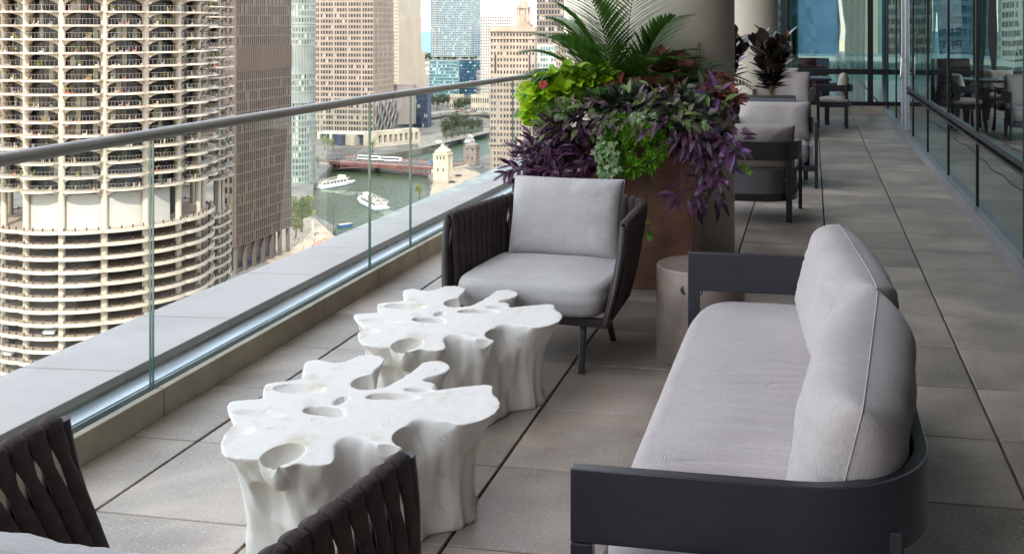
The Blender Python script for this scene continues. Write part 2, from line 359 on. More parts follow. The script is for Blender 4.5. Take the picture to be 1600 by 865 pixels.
# joints of the coping, surveyed along its inner edge
CJ = [-1.6, -.1, 1.7, 4.15, 5.0, 5.98, 6.75, 7.65, 8.70, 10.6, 12.6, 14.6, 17, 21.5]
for j0, j1 in zip(CJ, CJ[1:]):
    n = 4; pts = []
    a = [(lerp_tab(OUT, j0+.004+(j1-j0-.008)*k/n), j0+.004+(j1-j0-.008)*k/n-(.04)) for k in range(n+1)]
    c = [(lerp_tab(INN, j0+.004+(j1-j0-.008)*k/n), j0+.004+(j1-j0-.008)*k/n) for k in range(n+1)]
    b = MB(); b.prism(c + a[::-1], .09, .13); b.build('coping_panel', M['coping'], par, world=True, bevel=.003)
def strip(name, mat, xa, xb, z0, z1, tab=GL, y0=Y0, y1=21.2, parent=par, bevel=0, n=24):
    b = MB(); A = []; B = []
    for k in range(n+1):
        y = y0 + (y1-y0)*k/n; x = lerp_tab(tab, y); A.append((x+xa, y)); B.append((x+xb, y))
    b.prism(B + A[::-1], z0, z1); return b.build(name, mat, parent, world=True, bevel=bevel)
strip('drip_face', M['flash'], -.003, -.022, .052, .088, INN)
strip('coping_core', M['flash'], -.5, -.03, -.3, .0885, [(y, x-.0) for y, x in INN])
strip('gutter_ledge', M['shoe'], -.001, .098, .070, .078, INN)
strip('gutter_face', M['shoe'], .099, .108, -.03, .072, INN)
strip('gutter_floor', M['flash'], .109, .25, -.05, -.03, INN)
# stone curb inside the glass, in lengths
cj = [-4.2, -1.6, .0, 1.73, 4.03, 6.28, 6.97, 9.5, 10.2, 12.5, 14.8, 17, 19, 21]
for a, c in zip(cj, cj[1:]):
    b = MB(); n = 3
    P = [(-2.622 + lerp_tab(GL, a)+2.70, a+.005), (-2.622 + lerp_tab(GL, c)+2.70, c-.005)]
    Q = [(p[0]-.035, p[1]) for p in P]
    b.prism([P[0], P[1], Q[1], Q[0]], -.02, .114); b.build('curb_stone', M['curb'], par, world=True, bevel=.004)
# railing
rl = empty('glass_railing', (-2.7, 8, 0), 0, 'frameless glass railing with dark round metal handrail along the terrace edge', 'railing')
RZ = [(-5, 1.155), (6.5, 1.155), (9.5, 1.130), (12, 1.10), (21, 1.025)]
pts = [(lerp_tab(GL, y), y, lerp_tab(RZ, y)) for y in [Y0 + .35*k for k in range(73)]]
b = MB(); b.tube(pts, .0245, 16); b.build('handrail', M['rail'], rl, smooth=50, world=True)
gj = [-4.2, -.5, 1.8, 4.06, 6.32, 7.0, 9.5, 10.2, 12.5, 14.8, 17, 19, 21]
for a, c in zip(gj, gj[1:]):
    a += .008; c -= .008; xa, xc = lerp_tab(GL, a), lerp_tab(GL, c); za, zc = lerp_tab(RZ, a)-.012, lerp_tab(RZ, c)-.012
    b = MB(); b.add([(xa, a, -.02), (xc, c, -.02), (xc, c, zc), (xa, a, za)], [(0, 1, 2, 3)])
    gp = b.build('glass_panel', M['railglass'], rl, world=True)
    for y, x, z, s in ((a, xa, za, 1), (c, xc, zc, -1)):
        b = MB(); b.box(x-.0045, x+.0045, min(y, y+s*.003), max(y, y+s*.003), -.02, z)
        tagp = b.build('polished_edge', M['glassedge'], rl, world=True); tagp.parent = gp
    gp_off = tuple(rl.location)
for y in [a for a in gj[1:-1]]:
    b = MB(); x = lerp_tab(GL, y); b.box(x-.018, x+.018, y-.03, y+.03, .02, .075); b.build('glass_clamp', M['shoe'], rl, world=True, bevel=.003)
# round columns
def column(px_, y, r):
    b = MB(); b.lathe([(r, 0), (r, 6.41)], 64, cap=False)
    o = b.build('round_column', M['column'], smooth=True); o.location = (px_, y, 0.001); return o
tag(column(-1.13, 7.62, .60), 'thick plastered round column right behind the large brown planter', 'column')
tag(column(-1.10, 16.6, .60), 'pale round column standing behind the rubber plant', 'column')
# ------------------------------------------------------------------- glazed wall on the right
gw = empty('glazed_wall', (WX, 8, 0), 0, 'long reflective glass wall with dark mullions along the right of the terrace', 'glass wall')
b = MB(); b.box(1.29, WX+.06, Y0-5, Y1, -.02, .10); b.build('base_curb', M['basealu'], gw, world=True, bevel=.004)
mys = [-4.9, -2.85, -.8, 1.25, 3.3, 5.4, 7.42, 9.48, 11.42, 13.4, 15.3]
def vbar(y, w=.016, d=.05, z1=6.40, m='mullion'):
    b = MB(); b.box(WX-.012, WX+d, y-w, y+w, .10, z1); b.build('mullion', M[m], gw, world=True)
for y in mys: vbar(y)
for y in (18.3, 20.3): vbar(y, .03)
for zz, w in ((.705, .022), (.64, .010)):
    b = MB(); b.box(WX-.018, WX+.05, -9, 16.2, zz-w, zz+w); b.build('transom', M['mullion'], gw, world=True)
pan = [-9] + mys + [16.2]
for a, c in zip(pan, pan[1:]):
    for z0, z1 in ((.10, .63), (.727, 6.40)):
        ww = .017; b = MB(); b.add([(WX, a+ww, z0), (WX, c-ww, z0), (WX, c-ww, z1), (WX, a+ww, z1)], [(0, 1, 2, 3)])
        b.build('glass_pane', M['wallglass'], gw, world=True)
for a, c in ((16.98, 18.27), (18.33, 20.27)):
    b = MB(); b.add([(WX, a, .10), (WX, c, .10), (WX, c, 6.40), (WX, a, 6.40)], [(0, 1, 2, 3)]); b.build('glass_pane', M['wallglass'], gw, world=True)
# the door, standing in the wall, with its pull handle
dr = empty('glass_door', (WX, 16.6, 0), 0, 'glass door with pale metal frame and looped pull handle in the glazed wall', 'door')
for y in (16.25, 16.93):
    b = MB(); b.box(WX-.03, WX+.03, y-.035, y+.035, .10, 6.35); b.build('door_frame', M['alu'], dr, world=True, bevel=.004)
b = MB(); b.add([(WX, 16.29, .1), (WX, 16.89, .1), (WX, 16.89, 6.35), (WX, 16.29, 6.35)], [(0, 1, 2, 3)]); b.build('glass_pane', M['wallglass'], dr, world=True)
b = MB(); yh = 16.18; hx = WX-.11; loop = []
for k in range(32):
    a = 2*pi*k/32; zc = 1.01 + (.10 if sin(a) > 0 else -.10); loop.append((hx+.02, yh-.035+.065*cos(a), zc + .065*sin(a)))
b.tube(loop, .011, 8, closed=True)
for z in (1.10, .92): b.tube([(hx+.02, yh+.03, z), (WX-.03, yh+.05, z)], .008, 8)
b.build('pull_handle', M['steel'], dr, smooth=50, world=True)
# ------------------------------------------------------------------- end wall
EY = 20.6
ew = empty('end_glass_wall', (.4, EY, 0), 0, 'green tinted glass end wall with thick dark frame behind the dining table', 'glass wall')
b = MB(); b.box(-2.6, 1.36, EY-.02, EY+.25, -.02, .12); b.build('stone_base', M['curb'], ew, world=True, bevel=.004)
def ebar(x0, x1, z0, z1, nm='mullion', d=.06):
    b = MB(); b.box(x0, x1, EY-.0+.0, EY+d, z0, z1); b.build(nm, M['mullion'], ew, world=True)
ebar(-.57, -.47, .121, 6.40); ebar(1.02, 1.12, .121, 6.40); ebar(1.36, 1.42, .121, 6.40); ebar(-2.62, -2.52, .121, 6.40)
for x0, x1 in ((-2.52, -.57), (-.47, 1.02), (1.12, 1.36)):
    ebar(x0, x1, .70, .80, 'transom', .055); ebar(x0, x1, .122, .20, 'transom', .055)
    for z0, z1 in ((.20, .70), (.80, 6.40)):
        b = MB(); b.add([(x0, EY+.03, z0), (x1, EY+.03, z0), (x1, EY+.03, z1), (x0, EY+.03, z1)], [(0, 1, 2, 3)]); b.build('glass_pane', M['endglass'], ew, world=True)
# sheer curtain hanging inside the end wall
M['sheer'] = pm('sheer_curtain', (.75, .80, .82), .9, var=.05, scale=3, stretch=(8, 8, .3))
def curtain(x0, x1, y, z0, z1, amp, per, along='x'):
    b = MB(); n = int((x1-x0)/per*8); vs = []; fs = []
    for i in range(n+1):
        s = x0+(x1-x0)*i/n; d = amp*sin(2*pi*s/per + 1.3*sin(s*3.1))
        for z in (z0, z1):
            q = d*(1 if z == z1 else 1.35)
            vs.append((s, y+q, z) if along == 'x' else (y+q, s, z))
    for i in range(n): fs.append((2*i, 2*i+2, 2*i+3, 2*i+1))
    b.add(vs, fs); return b
M['sheert'] = nt('sheer_fabric')[0]
_t = M['sheert'].node_tree; _b = _t.nodes['Principled BSDF']; _b.inputs['Base Color'].default_value = (.8, .84, .85, 1); _b.inputs['Roughness'].default_value = .9
_x = N(_t, 'ShaderNodeBsdfTransparent'); _m = N(_t, 'ShaderNodeMixShader'); _m.inputs[0].default_value = .45
L(_t, _b.outputs[0], _m.inputs[1]); L(_t, _x.outputs[0], _m.inputs[2]); L(_t, _m.outputs[0], _t.nodes['Material Output'].inputs[0])
o = curtain(.45, 1.0, EY+.55, .05, 6.3, .035, .11).build('sheer_curtain', M['sheert'], smooth=True); tag(o, 'thin white sheer curtain hanging behind the end glass wall', 'curtain')
M['greencurt'] = pm('green_curtain', (.30, .42, .34), .9, var=.1, scale=5, stretch=(6, 6, .2))
o = curtain(-.47, -.25, EY+.5, .05, 6.3, .04, .12).build('folded_curtain', M['greencurt'], smooth=True); tag(o, 'gathered pale green curtain at the left jamb of the end glass wall', 'curtain')
# inside the right-hand room: a back wall, a screen of pale curtains, a long dark red banquette
M['inwall'] = pm('interior_wall', (.10, .10, .095), .8, var=.1, scale=1)
b = MB(); b.box(7.2, 7.4, -12, 33, -.0, 6.40); o = b.build('interior_wall', M['inwall']); tag(o, kind='structure')
b = MB(); b.box(1.9, 7.2, 30.5, 30.7, 0, 6.40); o = b.build('interior_wall', M['inwall']); tag(o, kind='structure')
b = MB(); b.box(1.9, 7.2, -12, -11.8, 0, 6.40); o = b.build('interior_wall', M['inwall']); tag(o, kind='structure')
for y0, y1 in ((9.7, 10.5), (13.2, 13.9)):
    o = curtain(y0, y1, 2.5, .03, 6.3, .05, .16, 'y').build('gathered_curtain', M['greencurt'], smooth=True)
    tag(o, 'gathered green curtain column inside the glazed wall, %s one' % ('nearer' if y0 < 12 else 'farther, by the glass door'), 'curtain')
M['red'] = pm('red_upholstery', (.20, .02, .03), .8, var=.15)
def banquette(x0, x1, y0, y1, lab):
    r = empty('banquette', ((x0+x1)/2, (y0+y1)/2, 0), 0, lab, 'bench')
    b = MB(); b.box(x0, x1, y0, y1, 0, .44); b.build('seat', M['red'], r, world=True, bevel=.03)
    b = MB()
    if x1-x0 > y1-y0: b.box(x0, x1, y1-.12, y1+.06, .442, .95)
    else: b.box(x1-.12, x1+.06, y0, y1, .442, .95)
    b.build('backrest', M['red'], r, world=True, bevel=.03)
banquette(-.3, .35, EY+1.3, EY+1.8, 'dark red upholstered bench inside behind the dining table')
banquette(2.2, 2.8, 14.3, 19.6, 'long dark red upholstered bench inside the glazed wall beyond the door')
# ------------------------------------------------------------------- furniture
def pillow(w, h, T, e=.50, kc=.25, nx=34, nz=30, seed=0, sag=.0, wr=.004, flat=0):
    """soft knife-edge cushion standing in the xz plane, thickness along y, base at z=0"""
    rnd = mnoise
    def P(u, v, s):
        ku = 1 - .045*(1-v*v)*0 - .03*(1-abs(v)**3)
        x = u*w/2*(1 - .05*(1-abs(v)**2.5)*abs(u)**3*0 - .035*(1-v*v)*abs(u))
        z = (v*h/2)*(1 - .04*(1-u*u)*abs(v)) + h/2
        t = T/2*max(0, (1-abs(u)**4.2)*(1-abs(v)**4.2))**e
        t *= 1 + .12*rnd.noise((u*1.7+seed, v*1.7, s*3.1))
        # radiating creases near the seams
        edge = max(abs(u), abs(v))
        ang = math.atan2(v, u)
        t += (wr*sin(ang*26+6*rnd.noise((ang*3, seed, s)))*max(0, edge-.45)*2*(1-edge**6))
        t += (.007*rnd.noise((u*3+seed, v*2.0, s*2.2)) + .003*rnd.noise((u*11+seed, v*4, s*2.2)))*(1-edge**8)
        cr = (abs(u)*abs(v))**3.0; x *= 1-.05*cr*kc; z = h/2 + (z-h/2)*(1-.09*cr*kc)
        z -= sag*(1-u*u)*max(0, v)
        return (x, s*t, z)
    vs = []; idx = {}
    fs = []
    for s in (-1, 1):
        for i in range(nx+1):
            for j in range(nz+1):
                u, v = -1+2*i/nx, -1+2*j/nz
                u = sin(u*pi/2)*.6+u*.4; v = sin(v*pi/2)*.6+v*.4
                brd = i in (0, nx) or j in (0, nz)
                k = (i, j) if brd else (i, j, s)
                if k not in idx: idx[k] = len(vs); vs.append(P(u, v, s) if not brd else (P(u, v, s)[0], 0, P(u, v, s)[2]))
    g = lambda i, j, s: idx[(i, j)] if (i in (0, nx) or j in (0, nz)) else idx[(i, j, s)]
    for s in (-1, 1):
        for i in range(nx):
            for j in range(nz):
                q = (g(i, j, s), g(i+1, j, s), g(i+1, j+1, s), g(i, j+1, s)); fs.append(q if s < 0 else q[::-1])
    rim = [vs[idx[(i, 0)]] for i in range(nx+1)] + [vs[idx[(nx, j)]] for j in range(1, nz+1)] + [vs[idx[(i, nz)]] for i in range(nx-1, -1, -1)] + [vs[idx[(0, j)]] for j in range(nz-1, 0, -1)]
    return vs, fs, rim
def boxcush(w, d, t, r=.05, puff=.02, seed=0, wrinkle=None, nx=60, ny=40, round_front=0):
    """upholstered seat pad: centred in x/y, base z=0; superellipsoid shell with a puffed top"""
    vs = []; fs = []
    def sup(a, n): return math.copysign(abs(a)**n, a)
    nu, nv = (96, 26) if not wrinkle else (300, 26)
    n1 = .22
    grid = []
    vs.append((0, 0, 0)); 
    # top dome grid built as disc mapped to rounded square
    rings = [0.12, .3, .5, .65, .78, .88, .94, .975, 1.0] if not wrinkle else [.03+.97*k/110 for k in range(111)]
    prof = []
    for q in rings: prof.append((q*(1-r*2/min(w, d)) , 1, q))
    steps = [(math.cos(a), math.sin(a)) for a in [pi/2*k/5 for k in range(1, 6)]]
    def sq(a):  # rounded square direction
        c_, s_ = cos(a), sin(a); p = 7.0
        k = (abs(c_)**p+abs(s_)**p)**(-1/p); return c_*k, s_*k
    prof2 = [(q, None) for q in rings]
    levels = []
    for q in rings: levels.append((q*1.0, 't', q))
    def pt(cx_, cy_, rr, z, ext):
        return ((w/2-r)*cx_*rr + ext*cx_, (d/2-r)*cy_*rr + ext*cy_, z)
    vs = []; 
    rows = []
    for q in rings:
        row = []
        for i in range(nu):
            a = 2*pi*i/nu; c_, s_ = sq(a); x, y, _ = pt(c_, s_, q, 0, 0)
            z = t + puff*(1-q**2.2)
            if wrinkle: z += wrinkle(x, y)*(1-q**10)
            z += .004*mnoise.noise((x*5+seed, y*5, 0))
            row.append((x, y, z))
        rows.append(row)
    for k in range(1, 7):
        an = pi/2*k/6; row = []
        for i in range(nu):
            a = 2*pi*i/nu; c_, s_ = sq(a); x, y, _ = pt(c_, s_, 1, 0, r*sin(an))
            row.append((x, y, t - r*(1-cos(an)) + .002*mnoise.noise((x*9, y*9, seed))))
        rows.append(row)
    for k, zf in enumerate((.75, .5, .25)):
        row = []
        for i in range(nu):
            a = 2*pi*i/nu; c_, s_ = sq(a); bul = r*(1+.18*(1-abs(2*zf-1)))
            x, y, _ = pt(c_, s_, 1, 0, bul); row.append((x, y, r + (t-2*r)*zf))
        rows.append(row)
    for k in range(0, 7):
        an = pi/2*(1-k/6); row = []
        for i in range(nu):
            a = 2*pi*i/nu; c_, s_ = sq(a); x, y, _ = pt(c_, s_, 1, 0, r*sin(an)); row.append((x, y, r*(1-cos(an))))
        rows.append(row)
    for row in rows: vs += row
    fs.append(tuple(range(nu)))
    for k in range(len(rows)-1):
        for i in range(nu):
            fs.append((k*nu+i, (k+1)*nu+i, (k+1)*nu+(i+1) % nu, k*nu+(i+1) % nu))
    fs.append(tuple(range((len(rows)-1)*nu, len(rows)*nu))[::-1])
    # piping loops at the top and bottom edges
    loops = []
    for zz in (t - r*.35, r*.35):
        loops.append([pt(*sq(2*pi*i/nu), 1, 0, r*.93)[:2] + (zz,) for i in range(nu)])
    return vs, fs, loops
def put(name, vs, fs, mat, parent, loc, rot=(0, 0, 0), mirror=False):
    o = raw(name, vs, fs, mat, parent); o.location = loc; o.rotation_euler = rot; return o
def piping(parent, loop, mat, r=.0035, closed=True):
    b = MB(); b.tube(loop, r, 5, closed=closed); return b.build('seam', mat, parent, smooth=True)
def uband(w, d, rc, inset=0, n=10, front=0.0):
    """plan path of the wrap-around arm/back band; front of the seat at y=-d/2"""
    hw, hd = w/2-inset, d/2; p = [(hw, -hd+front), (hw, -hd*.3), (hw, hd-inset-rc)]
    for k in range(1, n+1): a = pi/2*k/n; p.append((hw-rc+rc*cos(a), hd-inset-rc+rc*sin(a)))
    q = [(-x, y) for x, y in p][::-1]
    p.append((0, hd-inset)); return p + q
def wrap_seat(kind, w, d, label, cat, arm=.62, band=.165, seat_h=.43, seat_t=.18, rc=.30, nback=1, cush='cushion', frame='frame', bh=.44, bt=.24, legw=(.05, .03), group=None, loc=(0,0,0), rz=0, lean=.20, wrinkle=None, puff=.02, shell=True, backz=None):
    r = empty(kind, loc, rz, label, cat, group)
    fm = M[frame]; cm = M[cush]
    b = MB(); b.sweep_rect(uband(w, d, rc), arm-band, arm, .034); b.build('arm_band', fm, r, smooth=30, bevel=.003)
    base_z = seat_h-seat_t-.005
    # base ring and slats
    b = MB(); b.sweep_rect(uband(w-.03, d-.03, rc, .02, front=.02), base_z-.055, base_z, .05); 
    b.box(-w/2+.03, w/2-.03, -d/2+.005, -d/2+.045, base_z-.055, base_z-.001)
    b.build('seat_frame', fm, r, smooth=30)
    b = MB(); n = max(5, int(w/.16))
    for k in range(n):
        x = -w/2+.1+(w-.2)*k/(n-1); b.box(x-.03, x+.03, -d/2+.046, d/2-.06, base_z-.022, base_z-.004)
    b.build('slats', fm, r)
    for sx in (-1, 1):
        b = MB(); x = sx*(w/2-.017); b.box(x-.017, x+.017, -d/2, -d/2+legw[0], 0, arm-band-.001); b.build('leg', fm, r, bevel=.003)
        b = MB(); x = sx*(w/2-.10); y = d/2-.10; b.obox((x-.025, y-.025, 0), (.05, 0, 0), (0, .05, 0), (0, 0, arm-band+.05)); b.build('leg', fm, r, bevel=.004)
    if kind == 'club_chair':
        b = MB(); b.sweep_rect(uband(w-.05, d-.05, rc-.02, .02, front=.03), base_z+.004, seat_h-.02, .03); b.build('upholstered_shell', M['shell'], r, smooth=30)
    ic = .08 if kind == 'club_chair' else 0
    vs, fs, loops = boxcush(w-.09-ic, d-.10-ic, seat_t, .055, puff, seed=R()*9, wrinkle=wrinkle)
    s = put('seat_cushion', vs, fs, cm, r, (0, -.012, seat_h-seat_t))
    for lp in (loops if nback == 1 else ()): piping(s, lp, cm)
    bw = (w-.12)/nback
    for k in range(nback):
        vs, fs, rim = pillow(bw*1.03, bh, bt, seed=k*3.3+w, wr=.006 if nback == 2 else .004, kc=1.0 if nback == 2 else .3)
        x = -w/2+.06+bw*(k+.5)
        c = put('back_cushion', vs, fs, cm, r, (x, d/2-(.10 if nback == 1 else .085)-bt*.42, (backz if backz is not None else seat_h-.03)), (-lean, 0, radians(U(-2, 2)) if nback == 1 else radians(5 if k == 0 else -5)))
        piping(c, rim, cm, .0019)
    return r
def sofa_wrinkle(x, y):
    # creases run across the pad, strongest towards the near end, as where people sat
    a = max(0, min(1, (x+.6)/1.2)); q = -(1-abs(sin(x*40+4*mnoise.noise((x*2, y*2.2, 3))+1.2*y)))**1.5
    return .020*q*a*min(1, max(0, (1.0-x)*5))*max(0, .40+1.0*mnoise.noise((x*1.6, y*2.8, 9)))*max(0, 1-abs(y)*2.0) + .010*mnoise.noise((x*13, y*2, 1))*a
SOX, SOY = -.53, 2.36
sofa = wrap_seat('outdoor_sofa', 2.38, .80, 'long grey outdoor sofa with dark wrap-around arms and two plump back cushions', 'sofa',
                 nback=2, loc=(SOX+.40, SOY+1.19, 0), rz=-pi/2, rc=.30, bh=.40, bt=.28, lean=.24, wrinkle=sofa_wrinkle, seat_t=.17)
# ---- round concrete drum tables
def drum(x, y, label, rz=0):
    r = empty('drum_table', (x, y, 0), rz, label, 'side table')
    b = MB(); R_ = .215; n = 64
    prof = [(R_-.004, 0), (R_, .004), (R_, .15), (R_, .30), (R_, .444), (R_-.003, .449), (R_-.008, .451), (R_-.012, .4495), (R_*.5, .4495), (.001, .4495)]
    b.lathe(prof, n, cap=False); b.build('drum_body', M['concrete'], r, smooth=40)
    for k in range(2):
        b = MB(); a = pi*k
        # slot-shaped dark patch, slightly proud, standing in for the hand hole's shade
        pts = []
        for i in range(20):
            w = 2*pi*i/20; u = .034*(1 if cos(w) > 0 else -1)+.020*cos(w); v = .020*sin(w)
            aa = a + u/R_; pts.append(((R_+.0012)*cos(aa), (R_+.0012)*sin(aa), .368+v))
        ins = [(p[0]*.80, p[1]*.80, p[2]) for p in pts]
        b.add(pts+ins, [tuple(range(20))]); b.build('hand_hole_shade', M['gap'], r)
    return r
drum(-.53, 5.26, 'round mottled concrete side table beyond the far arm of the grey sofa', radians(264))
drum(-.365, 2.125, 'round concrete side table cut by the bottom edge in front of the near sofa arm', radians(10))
# ---- armchairs with wide woven straps
def u_path(wf, wb, d, rc, n):
    """plan path of the rim, front posts at y=-d/2; returns n+1 evenly spaced (x,y,nx,ny)"""
    raw_ = [(wf/2, -d/2)]
    hb_ = wb/2
    raw_.append((hb_+.006, d/2-rc))
    for k in range(1, 9): a = pi/2*k/8; raw_.append((hb_-rc+rc*cos(a), d/2-rc+rc*sin(a)))
    raw_ = raw_ + [(-x, y) for x, y in raw_[::-1]]
    P = [Vector(p) for p in raw_]; Ls = [0]
    for a, b_ in zip(P, P[1:]): Ls.append(Ls[-1]+(b_-a).length)
    out = []
    for i in range(n+1):
        s = Ls[-1]*i/n; k = 0
        while k < len(P)-2 and Ls[k+1] < s: k += 1
        f = (s-Ls[k])/max(1e-9, Ls[k+1]-Ls[k]); p = P[k].lerp(P[k+1], f); t = (P[k+1]-P[k]).normalized()
        out.append((p.x, p.y, t.y, -t.x))
    return out
def strap_chair(label, loc, rz):
    r = empty('strap_armchair', loc, rz, label, 'armchair', 'strap armchairs around the white tables')
    H1, H0 = .655, .225; ns = 35
    top = u_path(.90, .78, .80, .20, 200); bot = [(x_, y_-.15, a_, c_) for x_, y_, a_, c_ in u_path(.79, .69, .72, .18, 200)]
    fm = M['frame2']
    def T(s): i = max(0, min(200, s*200)); k = int(min(199, i)); f = i-k; a, b_ = top[k], top[k+1]; return [a[j]+(b_[j]-a[j])*f for j in range(4)]
    def Bt(s): i = max(0, min(200, s*200)); k = int(min(199, i)); f = i-k; a, b_ = bot[k], bot[k+1]; return [a[j]+(b_[j]-a[j])*f for j in range(4)]
    b = MB(); b.tube([(T(i/80)[0], T(i/80)[1], H1-.018) for i in range(81)], .011, 8); b.build('top_rim', fm, r, smooth=True)
    b = MB(); b.tube([(Bt(i/80)[0], Bt(i/80)[1], H0) for i in range(81)], .013, 10, r2=.022, up=(0, 0, 1))
    b.box(-.39, .39, -.51, -.47, H0-.02, H0+.016); b.build('bottom_frame', fm, r, smooth=40)
    for s in (0, 1):
        t_, b_ = T(s), Bt(s); sgn = 1 if s == 0 else -1
        b = MB(); P = []
        for k in range(9):
            f = k/8; bow = .012*sin(pi*f)
            P.append((t_[0]+(b_[0]-t_[0])*f**1.25 + sgn*bow, t_[1]-.012+(b_[1]-t_[1])*f, H1+.006+(H0-.01-H1)*f))
        b.tube(P, .0145, 12); b.build('front_post', fm, r, smooth=40)
    for i in range(ns):
        s = (i+.62)/(ns+.25); c = [-1, 1][i % 2]*0+1
        b = MB(); path = []; w1 = []; w2 = []; 
        sh = .020
        # outer face, over the rim, then the inner face, crossing lower down
        seq = []
        for k in range(12):
            f = k/11; seq.append((s+sh*(1-f)**1.0*(1)-.002, 1-f if False else f, 1))
        for f, side in [(k/11, 1) for k in range(12)] + [('cap', a) for a in (.25, .5, .75)] + [(1-k/11, -1) for k in range(12)]:
            if f == 'cap':
                ang = pi*side; t_ = T(s); off = .016*cos(ang); z = H1+.004+.014*sin(ang); n_ = (t_[2], t_[3]); p = (t_[0]+n_[0]*off, t_[1]+n_[1]*off, z); ww = .0275
            else:
                st = s; sb = s + side*.026*(1); g = f
                tt = T(st); bb = Bt(sb); tw = .5-.5*cos(pi*g)
                # f: 0 bottom -> 1 top
                x = bb[0]+(T(st*(g)+sb*(1-g))[0]-bb[0])*g; y = bb[1]+(T(st*g+sb*(1-g))[1]-bb[1])*g
                n_ = (tt[2], tt[3]); off = side*(.016 if g > .85 else .010+.004*g) 
                bow = .012*sin(pi*g)
                p = (x+n_[0]*(off+bow), y+n_[1]*(off+bow), H0+(H1-.012-H0)*g); ww = .0265 - .0105*math.exp(-((g-.80)/.10)**2) + .003*max(0, g-.9)*10
            path.append(p); w1.append(ww); w2.append(.009 if f != 'cap' else .012)
        # width runs along the rim, thickness across it: orient with the outward normal
        t_ = T(s)
        b.tube(path, w1, 8, r2=w2, up=(t_[2], t_[3], .15)) if False else ribbon(b, path, w1, w2, (t_[3]*-1, t_[2]))
        b.build('strap', M['strap'], r, smooth=True)
    for sx in (-1, 1):
        b = MB(); b.tube([(sx*.27, -.46, H0), (sx*.285, -.545, .0)], [.017, .0165], 14); b.build('leg', fm, r, smooth=40)
        b = MB(); b.tube([(sx*.25, -.04, H0), (sx*.29, .0, .0)], [.017, .0165], 14); b.build('leg', fm, r, smooth=40)
    b = MB()
    for k in range(7): x = -.27+.09*k; b.box(x-.02, x+.02, -.48, .19, H0-.004, H0+.008)
    b.build('slats', fm, r)
    vs, fs, loops = boxcush(.750, .70, .160, .046, .028, seed=3, wrinkle=lambda x, y: .006*mnoise.noise((x*3, y*9, 2)))
    s = put('seat_cushion', vs, fs, M['cushion2'], r, (0, -.19, .240))
    vs, fs, rim = pillow(.62, .43, .19, seed=5, wr=.005)
    c = put('back_cushion', vs, fs, M['cushion2'], r, (.0, .06, .385), (-.25, 0, 0)); piping(c, rim, M['cushion2'], .0025)
    return r
def ribbon(b, path, w1, w2, tang):
    """flattened tube whose wide side follows the horizontal direction tang"""
    n = 10; vs = []; P = [Vector(p) for p in path]; m = len(P); tg = Vector((tang[0], tang[1], 0)).normalized()
    for i, p in enumerate(P):
        t = (P[min(i+1, m-1)]-P[max(i-1, 0)]).normalized(); a = tg - t*tg.dot(t); a.normalize(); c_ = t.cross(a)
        for k in range(n):
            w = 2*pi*k/n; vs.append(p + a*(w1[i]*cos(w)) + c_*(w2[i]*math.copysign(abs(sin(w))**.7, sin(w))))
    fs = []
    for i in range(m-1):
        for k in range(n): fs.append((i*n+k, i*n+(k+1) % n, (i+1)*n+(k+1) % n, (i+1)*n+k))
    fs.append(tuple(range(n-1, -1, -1))); fs.append(tuple(range((m-1)*n, m*n)))
    b.add(vs, fs)
ch = strap_chair('dark strap armchair facing the camera beyond the white tables', (-1.285, 5.47, 0), radians(-5))
c2_ = copy_tree(ch, None, (-1.345, 1.875, 0), pi-radians(3), 'dark strap armchair seen from behind, cut by the bottom left edge')
for k_ in kids(c2_):
    if k_.name.startswith('back_cushion'): k_.location = (-.14, .20, .33)
    if k_.name.startswith('seat_cushion'): k_.location = (0, -.03, .225)
# ---- white cast root tables
ZT = .36
ol = [(8,550),(5,520),(20,490),(50,462),(35,440),(25,410),(30,395),(45,387),(90,384),(140,382),(138,366),(138,350),(150,335),(200,328),(262,320),(262,292),(270,268),(300,260),(330,262),(365,272),(400,265),(440,247),(480,245),(515,250),(524,262),(505,285),(490,292),(488,302),(470,318),(460,335),(475,345),(500,345),(512,352),(540,335),(580,315),(610,290),(640,268),(670,263),(705,265),(727,280),(722,295),(690,308),(650,318),(628,326),(650,330),(670,330),(680,338),(672,350),(668,358),(700,352),(745,345),(800,340),(840,336),(857,340),(862,350),(855,362),(862,374),(880,385),(882,405),(870,425),(840,445),(800,458),(760,465),(720,460),(680,448),(640,443),(610,447),(590,462),(583,480),(595,500),(603,515),(590,530),(565,540),(540,542),(500,530),(470,510),(440,500),(410,498),(380,505),(363,520),(368,545),(365,575),(350,588),(310,592),(270,587),(250,580),(215,600),(175,590),(150,574),(120,573),(60,570),(20,565)]
def tw(zx, zy, h=ZT): return Vector(at(340+zx/1.989, 430+zy/1.989, h))
pts = [tw(*p) for p in ol]
cen = sum(pts, Vector((0, 0)))/len(pts)
pts = [p-cen for p in pts]
